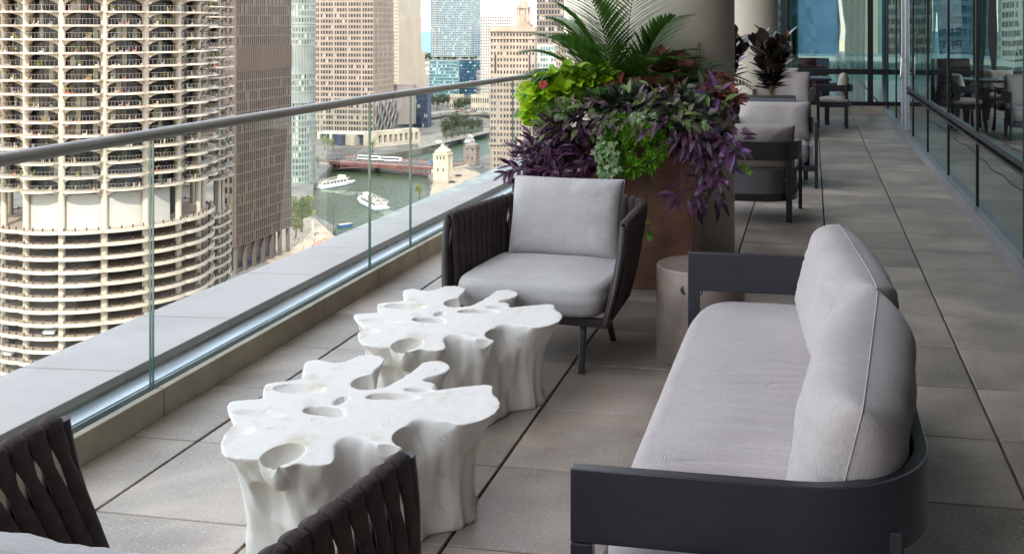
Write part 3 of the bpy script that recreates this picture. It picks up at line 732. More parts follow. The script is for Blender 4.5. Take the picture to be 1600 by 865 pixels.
# resample + gentle smoothing
def resample(P, n):
    Ls = [0]
    for i in range(len(P)): Ls.append(Ls[-1]+(P[(i+1) % len(P)]-P[i]).length)
    out = []
    k = 0
    for i in range(n):
        s = Ls[-1]*i/n
        while Ls[k+1] < s: k += 1
        f = (s-Ls[k])/(Ls[k+1]-Ls[k]); out.append(P[k].lerp(P[(k+1) % len(P)], f))
    return out
def smooth(P, it):
    for _ in range(it): P = [(P[i-1]+P[i]*2+P[(i+1) % len(P)])/4 for i in range(len(P))]
    return P
top = smooth(resample(pts, 260), 1)
S1 = smooth(top, 330); S2 = smooth(top, 500)
def root_layer(t):
    out = []
    for i, p in enumerate(top):
        if t < .42: q = p.lerp(S1[i], (t/.42)**.75)
        else: q = S1[i].lerp(S2[i], (t-.42)/.58)
        a = math.atan2(q.y, q.x)
        sc = 1.0 - .07*(min(1, t/.6))**1.2 + .03*max(0, (t-.8)/.2)
        sc += t*(.045*sin(5*a+1.0) + .035*sin(9*a+2.2+t) + .015*sin(17*a))
        if t > .85: sc += .05*max(0, sin(4*a+.6))*(t-.85)/.15
        out.append(Vector((q.x*sc+ .02*t, q.y*sc + .0*t)))
    return out
NL = 16; vs = []; fs = []
for k in range(NL+1):
    t = k/NL; z = ZT*(1-t)
    for q in root_layer(t): vs.append((q.x, q.y, z))
n = 260
for k in range(NL):
    for i in range(n): fs.append((k*n+i, (k+1)*n+i, (k+1)*n+(i+1) % n, k*n+(i+1) % n))
fs.append(tuple(range(n))); fs.append(tuple(range(NL*n, (NL+1)*n))[::-1])
tmp = raw('tmp_root', vs, fs, M['root'])
md = tmp.modifiers.new('r', 'REMESH'); md.mode = 'VOXEL'; md.voxel_size = .0075
bpy.context.view_layer.update()
me = bpy.data.meshes.new_from_object(tmp.evaluated_get(bpy.context.evaluated_depsgraph_get()))
bpy.data.objects.remove(tmp)
V = np.empty(len(me.vertices)*3); me.vertices.foreach_get('co', V); V = V.reshape(-1, 3)
E_ = np.empty(len(me.edges)*2, dtype=np.int64); me.edges.foreach_get('vertices', E_); E_ = E_.reshape(-1, 2)
def relax(V, it, keeptop=True, w=.5):
    for _ in range(it):
        acc = np.zeros_like(V); cnt = np.zeros(len(V))
        np.add.at(acc, E_[:, 0], V[E_[:, 1]]); np.add.at(acc, E_[:, 1], V[E_[:, 0]]); np.add.at(cnt, E_[:, 0], 1); np.add.at(cnt, E_[:, 1], 1)
        V = V*(1-w) + w*acc/cnt[:, None]
    return V
def scoop(V, c, r, sq=(1, 1, 1)):
    c = np.array(c); s = np.array(sq)
    d = (V-c)/s; l = np.linalg.norm(d, axis=1); m = (l < r)
    V[m] = c + (d[m]/np.maximum(l[m], 1e-4)[:, None])*r*s
    return V
def loc(zx, zy, h=ZT): p = tw(zx, zy, h)-cen; return (p.x, p.y)
V = relax(V, 2)
hole = [((330, 420), .048, (1.5, .85, 2.6)), ((383, 388), .026, (.7, 1.7, 2.4)), ((295, 410), .02, (1.2, .8, 2)), ((365, 432), .028, (1.4, .8, 2)), ((550, 376), .044, (2.1, .70, 2.0)), ((625, 356), .030, (1.9, .7, 1.6)), ((490, 378), .026, (1.4, .8, 1.6)),
        ((203, 556), .068, (.85, 1.30, 1.7)), ((462, 590), .15, (.72, 1.05, 1.15)), ((300, 610), .05, (1.3, 1, 1.6)), ((90, 600), .06, (1.6, 1, 1.3)), ((540, 575), .05, (1, 1, 2)), ((655, 495), .12, (.9, 1.0, 1.45)), ((255, 352), .06, (1.7, .9, .6)), ((130, 428), .05, (2.2, .7, .5)), ((205, 385), .03, (1.5, .8, .4)),
        ((242, 655), .022, (1, 1, 1)), ((330, 640), .05, (1.5, 1, .8)), ((30, 620), .07, (1, 1, 1.4)), ((560, 640), .07, (1, 1, 1.6)), ((735, 560), .08, (1, 1, 1.6)), ((395, 610), .05, (1.2, 1, 2)), ((60, 480), .05, (1.3, 1, .5)), ((480, 330), .07, (1, 1.2, 1.6)), ((853, 406), .007, (1, 1, 1.2)), ((742, 432), .005, (2.2, .8, 1))]
for (zx, zy), r_, s_ in hole:
    x, y = loc(zx, zy)
    V = scoop(V, (x, y, ZT+(.012 if r_ > .01 else 0)), r_, s_)
# side hollows under the rim
for (a, zf, r_) in ((-1.9, .22, .09), (-1.2, .25, .10), (-.35, .2, .08), (.5, .24, .08), (2.4, .22, .08), (3.0, .25, .07), (1.4, .2, .09)):
    V = scoop(V, (.47*cos(a), .50*sin(a), ZT*zf*2), r_, (1, 1, 1.3))
V[:, 2] = np.minimum(V[:, 2], ZT)
V = relax(V, 1, w=.35)
for i in range(len(V)):
    x, y, z = V[i]; f = min(1, max(0, (ZT-.004-z)/.03))
    if f > 0:
        nn = mnoise.noise((x*9, y*9, z*3.2)); n2 = mnoise.noise((x*26, y*26, z*6)) - 1.6*abs(mnoise.noise((x*15+4, y*15, z*4)))
        l = math.hypot(x, y)+1e-6; k = (.016*nn+.009*n2)*f; V[i] = (x+x/l*k, y+y/l*k, z)
    else: V[i, 2] = z + .0016*mnoise.noise((x*5, y*5, 0))
V[:, 2] = np.maximum(V[:, 2], 0)
me.vertices.foreach_set('co', V.reshape(-1)); me.update(); me.polygons.foreach_set('use_smooth', [True]*len(me.polygons))
if not me.materials: me.materials.append(M['root'])
ta = link('root_coffee_table', me, None, (cen.x, cen.y, 0)); tag(ta, 'white gnarled root coffee table, the nearer of the pair', 'coffee table', 'pair of white root coffee tables')
tb = link('root_coffee_table', me, None, (cen.x-.045, cen.y+1.10, 0)); tag(tb, 'white gnarled root coffee table in front of the strap armchair facing us', 'coffee table', 'pair of white root coffee tables')
# ---- lounge chairs, planter boxes and dining set farther along
LG = 'grey club chairs in the second seating group'
wrap_seat('club_chair', .84, .82, 'grey club chair seen from behind just right of the column', 'club chair', loc=(-.50, 9.30, 0), rz=pi, rc=.28, group=LG, seat_h=.45, seat_t=.22, bh=.38, bt=.26, lean=.15, band=.15, arm=.66)
wrap_seat('club_chair', .86, .80, 'grey club chair facing the camera with its tall light back cushion against the planter box', 'club chair', loc=(-.38, 11.25, 0), rz=radians(2), rc=.28, group=LG, seat_h=.43, seat_t=.20, bh=.42, bt=.24, lean=.2, arm=.66)
wrap_seat('club_chair', .84, .80, 'farthest grey club chair, mostly hidden behind the rubber plant box', 'club chair', loc=(-.40, 16.3, 0), rz=radians(-4), rc=.28, group=LG, seat_h=.45, seat_t=.20, bh=.50, bt=.24, lean=.1, arm=.68)
def planter_box(x, y, w, d, h, label):
    b = MB(); b.box(-w/2, w/2, -d/2, d/2, 0, h); r = empty('planter_box', (x, y, 0), 0, label, 'planter')
    b.build('box_body', M['bluegrey'], r, bevel=.006)
    b = MB(); b.box(-w/2+.03, w/2-.03, -d/2+.03, d/2-.03, h-.01, h+.006); b.build('soil_bed', M['soil'], r); return r
planter_box(-.50, 12.75, .64, .5, .78, 'square blue grey planter box holding the rubber plant')
planter_box(-1.18, 12.75, .64, .5, .78, 'square blue grey planter box mostly hidden by the round column')
def dining_chair(x, y, rz, label):
    return wrap_seat('dining_chair', .60, .56, label, 'dining chair', loc=(x, y, 0), rz=rz, rc=.2, seat_h=.47, seat_t=.08, bh=.34, bt=.16, lean=.1, band=.10, arm=.68, cush='cream', frame='frame', legw=(.045, .03), backz=.52, group='dining chairs around the dark table')
dining_chair(.36, 17.55, radians(-90), 'cream cushioned dining chair at the right end of the dark table, turned to the left')
dining_chair(-.33, 17.2, radians(180), 'cream cushioned dining chair with its back to the camera, right of the rubber plant')
dining_chair(-.45, 19.3, radians(5), 'cream dining chair on the far side of the dark table by the end glass wall')
tb_ = empty('dining_table', (-.30, 18.35, 0), 0, 'dark dining table in front of the green end glass wall', 'table')
b = MB(); b.box(-.62, .62, -.45, .45, .71, .75); b.build('table_top', M['frame'], tb_, bevel=.004)
for sx in (-1, 1):
    for sy in (-1, 1):
        b = MB(); x, y = sx*.55, sy*.38; b.box(x-.035, x+.035, y-.035, y+.035, 0, .709); b.build('leg', M['frame'], tb_, bevel=.003)
# =================================================================== PLANTS
SH = {'lance': (.15, .75, 1, .82, .45, 0), 'oval': (.3, .9, 1, .85, .5, 0), 'heart': (.75, 1, .92, .66, .34, 0), 'blade': (.5, .9, 1, .7, .4, 0), 'pad': (.35, .85, 1, .95, .6, 0)}
def leaf(b, p, d, up, Ln, W, shape='lance', fold=.25, droop=.3):
    d = d.normalized(); s = d.cross(up)
    if s.length < 1e-3: s = d.orthogonal()
    s.normalize(); u = s.cross(d).normalized()
    w = SH[shape]; vs = []; m = len(w)
    pos = Vector(p)
    for i in range(m):
        f = i/(m-1); dd = (d - u*droop*f*1.6).normalized()
        if i: pos = pos + dd*(Ln/(m-1))
        h = W/2*w[i]
        if i == m-1: vs.append(pos)
        else: vs += [pos - s*h + u*h*fold, pos, pos + s*h + u*h*fold]
    fs = []
    for i in range(m-2):
        a = i*3; fs += [(a, a+1, a+4, a+3), (a+1, a+2, a+5, a+4)]
    a = (m-2)*3; fs += [(a, a+1, a+3), (a+1, a+2, a+3)]
    b.add(vs, fs)
def lobed(b, p, d, up, Ln, k=5):
    """ivy or caladium leaf: a star-lobed blade"""
    d = d.normalized(); s = d.cross(up)
    if s.length < 1e-3: s = d.orthogonal()
    s.normalize(); u = s.cross(d).normalized(); c = Vector(p)+d*Ln*.35; vs = [c + u*Ln*.03]; n = k*2
    for i in range(n):
        a = 2*pi*i/n; r = Ln*(.5 if i % 2 == 0 else .27)*(1.25 if i == 0 else 1)
        vs.append(c + d*(r*cos(a)) + s*(r*sin(a)) - u*Ln*.05*(i % 2 == 0))
    b.add(vs, [(0, i+1, (i+1) % n+1) for i in range(n)])
def rv(): 
    while 1:
        v = Vector((U(-1, 1), U(-1, 1), U(-1, 1)))
        if .05 < v.length < 1: return v
def W3(px, py, Z): x, y = ap(px, Z); return Vector((x, y, hz(py, Z)))
ROOTZ = .86
def plant(name, label, cat, lobes, mat, shape, Ln, Wd, droop=.35, hang=0, stemmat=None, group=None, kind='leaf', face=.35, nst=14, stiff=.5, root=None):
    c0 = W3(*lobes[0][:3]); base = Vector(root) if root else Vector((min(-.8, max(-1.65, c0.x)), min(6.9, max(6.62, c0.y)), ROOTZ))
    r = empty(name, tuple(base), 0, label, cat, group); b = MB(); st = MB()
    for px, py, Z, rx, rz, n in lobes:
        c = W3(px, py, Z)
        # shoots: thin stems from the soil to the cloud, leaves set along their outer part
        for k in range(max(4, n//9)):
            v = rv().normalized(); v.y = -abs(v.y)*.9 if R() < .72 else v.y
            tip = c + Vector((v.x*rx, v.y*rx*.7, v.z*rz))
            mid = base.lerp(tip, .55) + Vector((0, 0, .05 + .12*R()))
            if hang: mid.z = max(mid.z, base.z+.06)
            P = []
            for j in range(7):
                f = j/6; P.append(base.lerp(mid, f).lerp(mid.lerp(tip, f), f))
            if k < nst: st.tube(P, [.004*(1-.6*j/6) for j in range(7)], 4)
        for k in range(n):
            v = rv(); q = v.normalized()*(U(.55, 1.02)); q.y = -abs(q.y) if R() < .7 else q.y
            p = c + Vector((q.x*rx, q.y*rx*.7, q.z*rz))
            out = (q*1.0 + rv()*.7 + Vector((0, -.15, .25-hang*1.2)))
            up = (Vector((0, -.55, .85)) + rv()*.7).normalized()
            if kind == 'lobed': lobed(b, p, out, (Vector((0, -.9, .5))+rv()*.5).normalized(), Ln*U(.6, 1.15))
            else: leaf(b, p, out, up, Ln*U(.6, 1.2), Wd*U(.75, 1.15), shape, U(.1, .4), droop*U(.4, 1.6))
    b.build('foliage', mat, r, smooth=False, world=True); 
    if st.v: st.build('stem', stemmat or M['stem'], r, smooth=True, world=True)
    return r
M['stem'] = pm('plant_stem', (.10, .10, .035), .6, var=.2)
M['pstem'] = pm('purple_stem', (.10, .035, .07), .6, var=.2)
M['lime'] = leafmat('lime_leaf', (.46, .66, .015), (.22, .42, .01), .5, .3)
M['purple'] = leafmat('purple_leaf', (.13, .04, .105), (.036, .014, .034), .42, .12)
M['violet'] = leafmat('violet_leaf', (.20, .09, .26), (.10, .04, .14), .4, .15)
M['darkleaf'] = leafmat('dark_green_leaf', (.030, .048, .022), (.065, .085, .05), .38, .1)
M['mixleaf'] = leafmat('mixed_leaf', (.12, .20, .04), (.09, .03, .07), .45, .2)
M['moss'] = leafmat('bright_green_leaf', (.20, .44, .015), (.09, .26, .012), .55, .3)
M['ivy'] = leafmat('ivy_leaf', (.13, .26, .08), (.30, .40, .20), .5, .2)
M['coral'] = leafmat('coral_leaf', (.30, .07, .05), (.18, .09, .045), .5, .2)
M['fern'] = leafmat('fern_leaf', (.03, .10, .02), (.015, .05, .012), .5, .2)
M['palm'] = leafmat('palm_leaf', (.10, .24, .03), (.035, .11, .018), .38, .25)
M['rubber'] = leafmat('rubber_leaf', (.018, .022, .018), (.040, .022, .018), .22, .03)
M['rubber2'] = leafmat('rubber_new_leaf', (.24, .05, .025), (.12, .07, .03), .3, .1)
M['pink'] = leafmat('pink_petal', (.65, .28, .55), (.7, .4, .6), .5, .3)
M['redp'] = leafmat('red_petal', (.55, .05, .06), (.6, .2, .15), .5, .3)
M['bark'] = pm('bark', (.12, .085, .055), .9, var=.3, scale=12)
# the big brown planter
pl = empty('large_planter', (-1.22, 6.76, 0), 0, 'large tapered rust brown planter crowded with trailing plants', 'planter')
b = MB(); w0, w1, d0, d1, H_ = .50, .555, .24, .275, .88
b.add([(-w0,-d0,0),(w0,-d0,0),(w0,d0,0),(-w0,d0,0),(-w1,-d1,H_),(w1,-d1,H_),(w1,d1,H_),(-w1,d1,H_),(-w1+.03,-d1+.03,H_),(w1-.03,-d1+.03,H_),(w1-.03,d1-.03,H_),(-w1+.03,d1-.03,H_),(-w1+.03,-d1+.03,H_-.04),(w1-.03,-d1+.03,H_-.04),(w1-.03,d1-.03,H_-.04),(-w1+.03,d1-.03,H_-.04)],
      [(0,1,5,4),(1,2,6,5),(2,3,7,6),(3,0,4,7),(4,5,9,8),(5,6,10,9),(6,7,11,10),(7,4,8,11),(8,9,13,12),(9,10,14,13),(10,11,15,14),(11,8,12,15),(3,2,1,0)])
b.build('planter_body', M['corten'], pl, bevel=.006)
b = MB(); b.box(-w1+.035, w1-.035, -d1+.035, d1-.035, H_-.08, H_-.02); b.build('soil_bed', M['soil'], pl)
plant('potato_vine', 'bright lime green leafy plant at the top left of the brown planter', 'plant',
      [(862, 150, 6.75, .17, .12, 260), (905, 132, 6.8, .18, .10, 260), (845, 172, 6.7, .10, .10, 100), (940, 130, 6.8, .12, .08, 120)], M['lime'], 'heart', .085, .085, .5)
plant('purple_heart_plant', 'dark purple long leaved plant spilling left over the planter and the armchair', 'plant',
      [(885, 212, 6.55, .17, .13, 170), (915, 240, 6.45, .14, .14, 120), (845, 238, 6.45, .16, .12, 110), (815, 260, 6.4, .11, .08, 70), (860, 265, 6.35, .18, .06, 80), (930, 195, 6.6, .08, .07, 30)], M['purple'], 'lance', .105, .028, .45, stemmat=M['pstem'], nst=40)
plant('purple_heart_plant', 'purple trailing plant hanging down the right end of the brown planter', 'plant',
      [(1085, 215, 6.4, .17, .10, 44), (1115, 250, 6.35, .13, .13, 42), (1075, 305, 6.3, .12, .07, 20), (1115, 295, 6.3, .10, .10, 28), (1060, 195, 6.45, .14, .08, 26), (1142, 225, 6.3, .10, .12, 18)], M['purple'], 'lance', .115, .034, .4, hang=.55, stemmat=M['pstem'], nst=30)
plant('purple_heart_plant', 'upright violet leaved plant in the middle of the brown planter', 'plant',
      [(1005, 180, 6.5, .08, .07, 24), (1040, 175, 6.45, .10, .05, 16), (1122, 150, 6.45, .05, .09, 14), (1150, 235, 6.25, .09, .03, 5)], M['violet'], 'lance', .12, .030, .3, stemmat=M['pstem'])
plant('broadleaf_plant', 'dark green and grey leaved plant filling the centre of the brown planter', 'plant',
      [(960, 163, 6.6, .19, .09, 190), (1060, 168, 6.5, .22, .09, 190), (1010, 155, 6.6, .2, .07, 120), (1080, 205, 6.45, .14, .10, 90), (1120, 195, 6.45, .09, .08, 50)], M['darkleaf'], 'oval', .075, .036, .4)
plant('moss_plant', 'fluffy bright green mound hanging over the planter front behind the armchair cushion', 'plant',
      [(965, 235, 6.38, .10, .09, 560), (1000, 208, 6.38, .11, .06, 520), (985, 262, 6.32, .08, .05, 300), (948, 205, 6.42, .07, .05, 200), (1028, 228, 6.36, .06, .09, 300), (1015, 255, 6.33, .05, .05, 160), (975, 190, 6.42, .09, .04, 160), (1040, 200, 6.4, .04, .05, 90)], M['moss'], 'lance', .034, .012, .3, nst=6)
plant('ivy_plant', 'pale edged ivy beside the bright green mound on the planter front', 'plant',
      [(948, 240, 6.30, .07, .10, 60), (950, 265, 6.27, .05, .04, 24), (1005, 180, 6.38, .09, .03, 14), (1090, 190, 6.3, .08, .02, 8)], M['ivy'], 'heart', .05, .05, .2, kind='lobed', nst=8, hang=1)
plant('ivy_plant', 'small ivy sprig trailing low beside the strap armchair', 'plant',
      [(1009, 368, 6.38, .035, .025, 6), (1004, 343, 6.42, .02, .02, 4), (1170, 262, 6.3, .02, .02, 4)], M['moss'], 'heart', .06, .05, .2, kind='lobed', nst=3, hang=1)
plant('coral_caladium', 'coral pink lobed leaves under the palm in the brown planter', 'plant',
      [(1000, 112, 6.85, .07, .06, 26), (1030, 98, 6.9, .09, .05, 26), (1052, 105, 6.85, .08, .04, 22), (975, 135, 6.7, .12, .025, 26), (1040, 128, 6.7, .1, .03, 20)], M['coral'], 'heart', .085, .075, .35, kind='leaf', nst=9)
plant('coral_caladium', 'reddish bronze leaves at the right end of the brown planter', 'plant',
      [(1122, 130, 6.7, .07, .06, 34), (1135, 160, 6.6, .08, .07, 46), (1112, 150, 6.6, .05, .05, 20)], M['coral'], 'heart', .085, .06, .4)
def fern(px, py, Z, label, n=16, ln=.34, sp=1.0):
    base = W3(px, py, Z); base.z = max(base.z, .9); r = empty('fern', tuple(base), 0, label, 'plant'); b = MB(); st = MB()
    for k in range(n):
        a = U(0, 2*pi); e = U(.1, 1.1); d = Vector((cos(a)*cos(e), sin(a)*cos(e)*.8-.1, sin(e)*.8)).normalized(); p = base.copy(); P = [p.copy()]
        for j in range(14):
            d = (d + Vector((0, 0, -.085))).normalized(); p = p + d*(ln*U(.9, 1.1)/14); P.append(p.copy())
            s = d.cross(Vector((0, 0, 1))).normalized(); f = j/14; l2 = .055*sin(pi*(.12+.85*f))
            for sg in (-1, 1): leaf(b, p, s*sg + d*.35 - Vector((0, 0, .1)), Vector((0, -.3, 1)), l2, .014, 'blade', .1, .2)
        st.tube(P, .0022, 4)
    b.build('foliage', M['fern'], r, world=True); st.build('stem', M['stem'], r, world=True)
plant('mixed_trailing_plant', 'loose scattered green and violet leaves mingled through the whole planter top', 'plant',
      [(1000, 175, 6.4, .50, .11, 90), (1060, 150, 6.55, .36, .10, 60), (900, 190, 6.45, .26, .12, 50)], M['mixleaf'], 'lance', .10, .034, .5)
fern(1095, 128, 6.85, 'dark green fern behind the red leaves at the right of the planter', 26, .34)
def palm(base, label):
    r = empty('areca_palm', tuple(base), 0, label, 'palm'); b = MB(); st = MB()
    fr = []
    specs = [(-1.9, .62, .95), (-2.3, .85, 1.0), (-2.7, 1.02, 1.05), (-1.5, 1.05, .95), (-2.95, .70, .9), (3.0, .95, .95), (-.9, .92, .9), (-.45, .72, .8), (-.15, .52, .62), (.2, .80, .8), (-.6, 1.2, 1.1), (-1.2, 1.3, 1.2), (-2.0, 1.25, 1.2), (-2.9, 1.25, 1.15), (2.6, 1.15, 1.0), (.6, 1.05, .9), (1.5, 1.1, .9), (-1.8, .95, .85), (-.25, 1.1, .95), (-2.5, .55, .62), (-1.0, .60, .55), (-2.2, 1.05, 1.1), (-1.7, .80, .8), (-1.1, .95, 1.0), (2.9, 1.2, 1.1), (-2.6, .8, .85), (-.7, .85, .75)]
    for a, e, ln in specs:
        ln *= .80; e = min(1.4, e+.12)
        d = Vector((cos(a)*cos(e), sin(a)*cos(e)*.75, sin(e))); p = Vector(base) + Vector((U(-.03, .03), U(-.03, .03), 0)); P = [p.copy()]
        n = 38; seg = ln*1.02/n
        for j in range(n):
            f = j/n; d = (d + Vector((0, 0, -.024-.048*f*f))).normalized(); p = p + d*seg; P.append(p.copy())
            if f > .24:
                s = d.cross(Vector((0, 0, 1))).normalized(); g = (f-.24)/.76; l2 = ln*.40*(sin(pi*(.16+.76*g)))**.7
                for sg in (-1, 1):
                    dd = (s*sg*.8 + d*.75 + Vector((0, 0, .28*(1-g))) + rv()*.07)
                    leaf(b, p, dd, Vector((0, 0, 1)), l2, .026, 'blade', .3, .22)
        st.tube(P, [.007*(1-.8*i/n) for i in range(n+1)], 5)
    b.build('fronds', M['palm'], r, world=True); st.build('stem', M['stem'], r, world=True, smooth=True)
palm((-1.22, 6.92, .87), 'green feathery areca palm rising from the brown planter in front of the column')
def flower(px, py, Z, mat, rad, label, n=7):
    c = W3(px, py, Z); r = empty('flower', (c.x, c.y, c.z), 0, label, 'flower'); b = MB()
    for ring, k in ((0, n), (1, n)):
        for i in range(k):
            a = 2*pi*i/k + ring*.4; d = Vector((cos(a), -.3-.5*ring, sin(a)))
            leaf(b, c, d, Vector((0, -1, .2)), rad*(1-.3*ring), rad*.55, 'oval', .3, .1)
    b.build('petals', mat, r, world=True)
    b = MB(); q = c + Vector((.03, .05, -.12)); b.tube([c, c.lerp(q, .5)+Vector((.01, 0, 0)), q], .002, 4); b.build('stem', M['pstem'], r, world=True)
flower(849, 132, 6.6, M['redp'], .035, 'red zinnia flower standing above the lime leaves')
flower(897, 158, 6.4, M['pink'], .024, 'small pink flower above the purple leaves at the left', 3)
flower(1033, 139, 6.4, M['pink'], .024, 'small pink flower in the middle of the planter', 3)
flower(904, 265, 6.2, M['pink'], .014, 'tiny pink flower low over the armchair cushion', 3)
flower(1136, 284, 6.15, M['pink'], .014, 'tiny pink flower in the right trailing plant', 3)
def rubber(x, y, z, n, ht, label, spread=1.0):
    r = empty('rubber_plant', (x, y, z), 0, label, 'plant'); b = MB(); st = MB(); nb = MB()
    for k in range(n):
        a = 2*pi*k/n + U(-.3, .3); lean = U(.15, .5)*spread; h = ht*U(.55, 1); P = []
        for j in range(6):
            f = j/5; P.append((x+cos(a)*lean*f*h*.7, y+sin(a)*lean*f*h*.6, z+h*f))
        st.tube(P, .009, 5)
        for j in range(10):
            f = .18+.82*j/9; p = Vector(P[0]).lerp(Vector(P[-1]), f); aa = j*2.4+k; e = .15+.8*f
            d = Vector((cos(aa)*cos(e), sin(aa)*cos(e), sin(e)))
            leaf(b, p, d, Vector((0, 0, 1)), U(.20, .27), U(.135, .18), 'pad', .18, .12)
        if k % 2 == 0: leaf(nb, P[-1], Vector((.15, -.2, 1)), Vector((0, -1, 0)), .13, .07, 'pad', .5, 0)
    b.build('foliage', M['rubber'], r, world=True, smooth=False); nb.build('young_foliage', M['rubber2'], r, world=True); st.build('stem', M['bark'], r, world=True)
rubber(-.46, 12.75, .78, 11, .70, 'dark glossy rubber plant with a few red new leaves in the planter box', 1.1)
rubber(-.98, 12.75, .78, 9, .85, 'dark glossy rubber plant half hidden behind the round column', 1.1)
# =================================================================== THE CITY (real sizes, metres; street level -94, river -98.4)
GZ, RZW = -94.0, -98.4
def gpt(px, py, d=95.6): return at(px, py, EYE-d)
def watermat():
    m, t, b = nt('river_water')
    tc = N(t, 'ShaderNodeTexCoord'); n = N(t, 'ShaderNodeTexNoise'); n.inputs['Scale'].default_value = .010; n.inputs['Detail'].default_value = 6; L(t, tc.outputs['Object'], n.inputs['Vector'])
    sp = N(t, 'ShaderNodeSeparateXYZ'); L(t, tc.outputs['Object'], sp.inputs[0])
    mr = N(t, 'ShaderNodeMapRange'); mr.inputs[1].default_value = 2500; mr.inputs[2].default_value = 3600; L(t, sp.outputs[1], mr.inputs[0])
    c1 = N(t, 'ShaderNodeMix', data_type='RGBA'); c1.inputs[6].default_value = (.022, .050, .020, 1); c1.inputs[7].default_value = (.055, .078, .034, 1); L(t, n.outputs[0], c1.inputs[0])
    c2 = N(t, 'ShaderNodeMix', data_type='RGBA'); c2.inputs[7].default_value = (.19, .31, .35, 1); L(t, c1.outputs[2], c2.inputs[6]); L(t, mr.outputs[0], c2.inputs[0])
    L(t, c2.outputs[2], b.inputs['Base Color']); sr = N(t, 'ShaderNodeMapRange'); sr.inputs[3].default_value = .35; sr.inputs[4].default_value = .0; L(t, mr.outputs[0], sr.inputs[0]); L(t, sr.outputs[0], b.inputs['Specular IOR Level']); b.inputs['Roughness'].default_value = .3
    mp = N(t, 'ShaderNodeMapping'); mp.inputs['Scale'].default_value = (.5, .22, 1); L(t, tc.outputs['Object'], mp.inputs[0])
    w = N(t, 'ShaderNodeTexNoise'); w.inputs['Scale'].default_value = 1.0; w.inputs['Detail'].default_value = 4; L(t, mp.outputs[0], w.inputs['Vector'])
    bp = N(t, 'ShaderNodeBump'); bp.inputs['Strength'].default_value = .9; bp.inputs['Distance'].default_value = 1.6; L(t, w.outputs[0], bp.inputs['Height']); L(t, bp.outputs[0], b.inputs['Normal'])
    return m
M['water'] = watermat()
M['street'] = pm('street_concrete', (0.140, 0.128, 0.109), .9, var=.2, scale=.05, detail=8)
M['asphalt'] = pm('asphalt', (.10, .10, .10), .9, var=.15, scale=.1)
M['quay'] = pm('quay_wall', (0.238, 0.212, 0.170), .85, var=.15, scale=.2)
M['sand'] = pm('tan_paving', (.38, .30, .22), .9, var=.12, scale=.15, detail=7)  # tan is the paving's own colour
R_E = 6371000.0
def sheet(name, mat, poly_fn=None): pass
# water: one curved sheet to beyond the horizon
b = MB(); ys = [-300, 200, 500, 800, 1100, 2000, 3500, 6000, 9000, 13000, 18000, 25000, 33000, 42000, 52000]; xs = [-30000, -12000, -5000, -2000, -800, 0, 800, 2000, 5000, 12000, 30000]
vs = [(x, y, RZW - (x*x+y*y)/(2*R_E)*.87) for y in ys for x in xs]; nx = len(xs)
b.add(vs, [(j*nx+i, j*nx+i+1, (j+1)*nx+i+1, (j+1)*nx+i) for j in range(len(ys)-1) for i in range(nx-1)])
tag(b.build('water', M['water'], smooth=True), kind='structure')
NB = [(-213, -300), (-213, 455), (-222, 480), (-251, 514), (-298, 613), (-322, 690), (-322, 715), (-306, 770), (-298, 800), (-296, 860), (-295, 1000), (-250, 1060), (400, 1130), (3000, 1300), (3000, 3600), (-4000, 3600), (-4000, -300)]
SB = [(-140, -300), (-140, 440), (-170, 540), (-222, 608), (-226, 625), (-240, 655), (-243, 700), (-236, 730), (-236, 960), (-200, 1000), (400, 1060), (3000, 1200), (3000, -300)]
b = MB(); b.prism(NB, -100, GZ); tag(b.build('ground', M['street']), kind='structure')
b = MB(); b.prism(SB, -100, GZ); tag(b.build('ground', M['street']), kind='structure')
def flat(name, mat, pxs, z=GZ+.05, kind='structure'):
    P = [gpt(px, py, EYE-z) for px, py in pxs]; b = MB(); b.prism(P, z-.04, z); return tag(b.build(name, mat), kind=kind)
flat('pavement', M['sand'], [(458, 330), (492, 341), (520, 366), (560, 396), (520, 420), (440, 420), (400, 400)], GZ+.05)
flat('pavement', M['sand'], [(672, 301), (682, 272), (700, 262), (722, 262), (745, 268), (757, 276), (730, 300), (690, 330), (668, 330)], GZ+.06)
flat('road', M['asphalt'], [(741, 262), (764, 262), (764, 300), (757, 276), (747, 268)], GZ+.10)
flat('pavement', M['quay'], [(655, 232), (700, 222), (765, 207), (765, 200), (700, 205), (650, 214)], GZ+.05)
flat('lawn', pm('grass', (.045, .055, .02), .95, var=.3, scale=.05), [(692, 214), (755, 205), (755, 195), (702, 192), (690, 202)], GZ+.12)
flat('road', M['street'], [(640, 192), (700, 196), (762, 182), (762, 172), (715, 170), (650, 178)], GZ+.15)
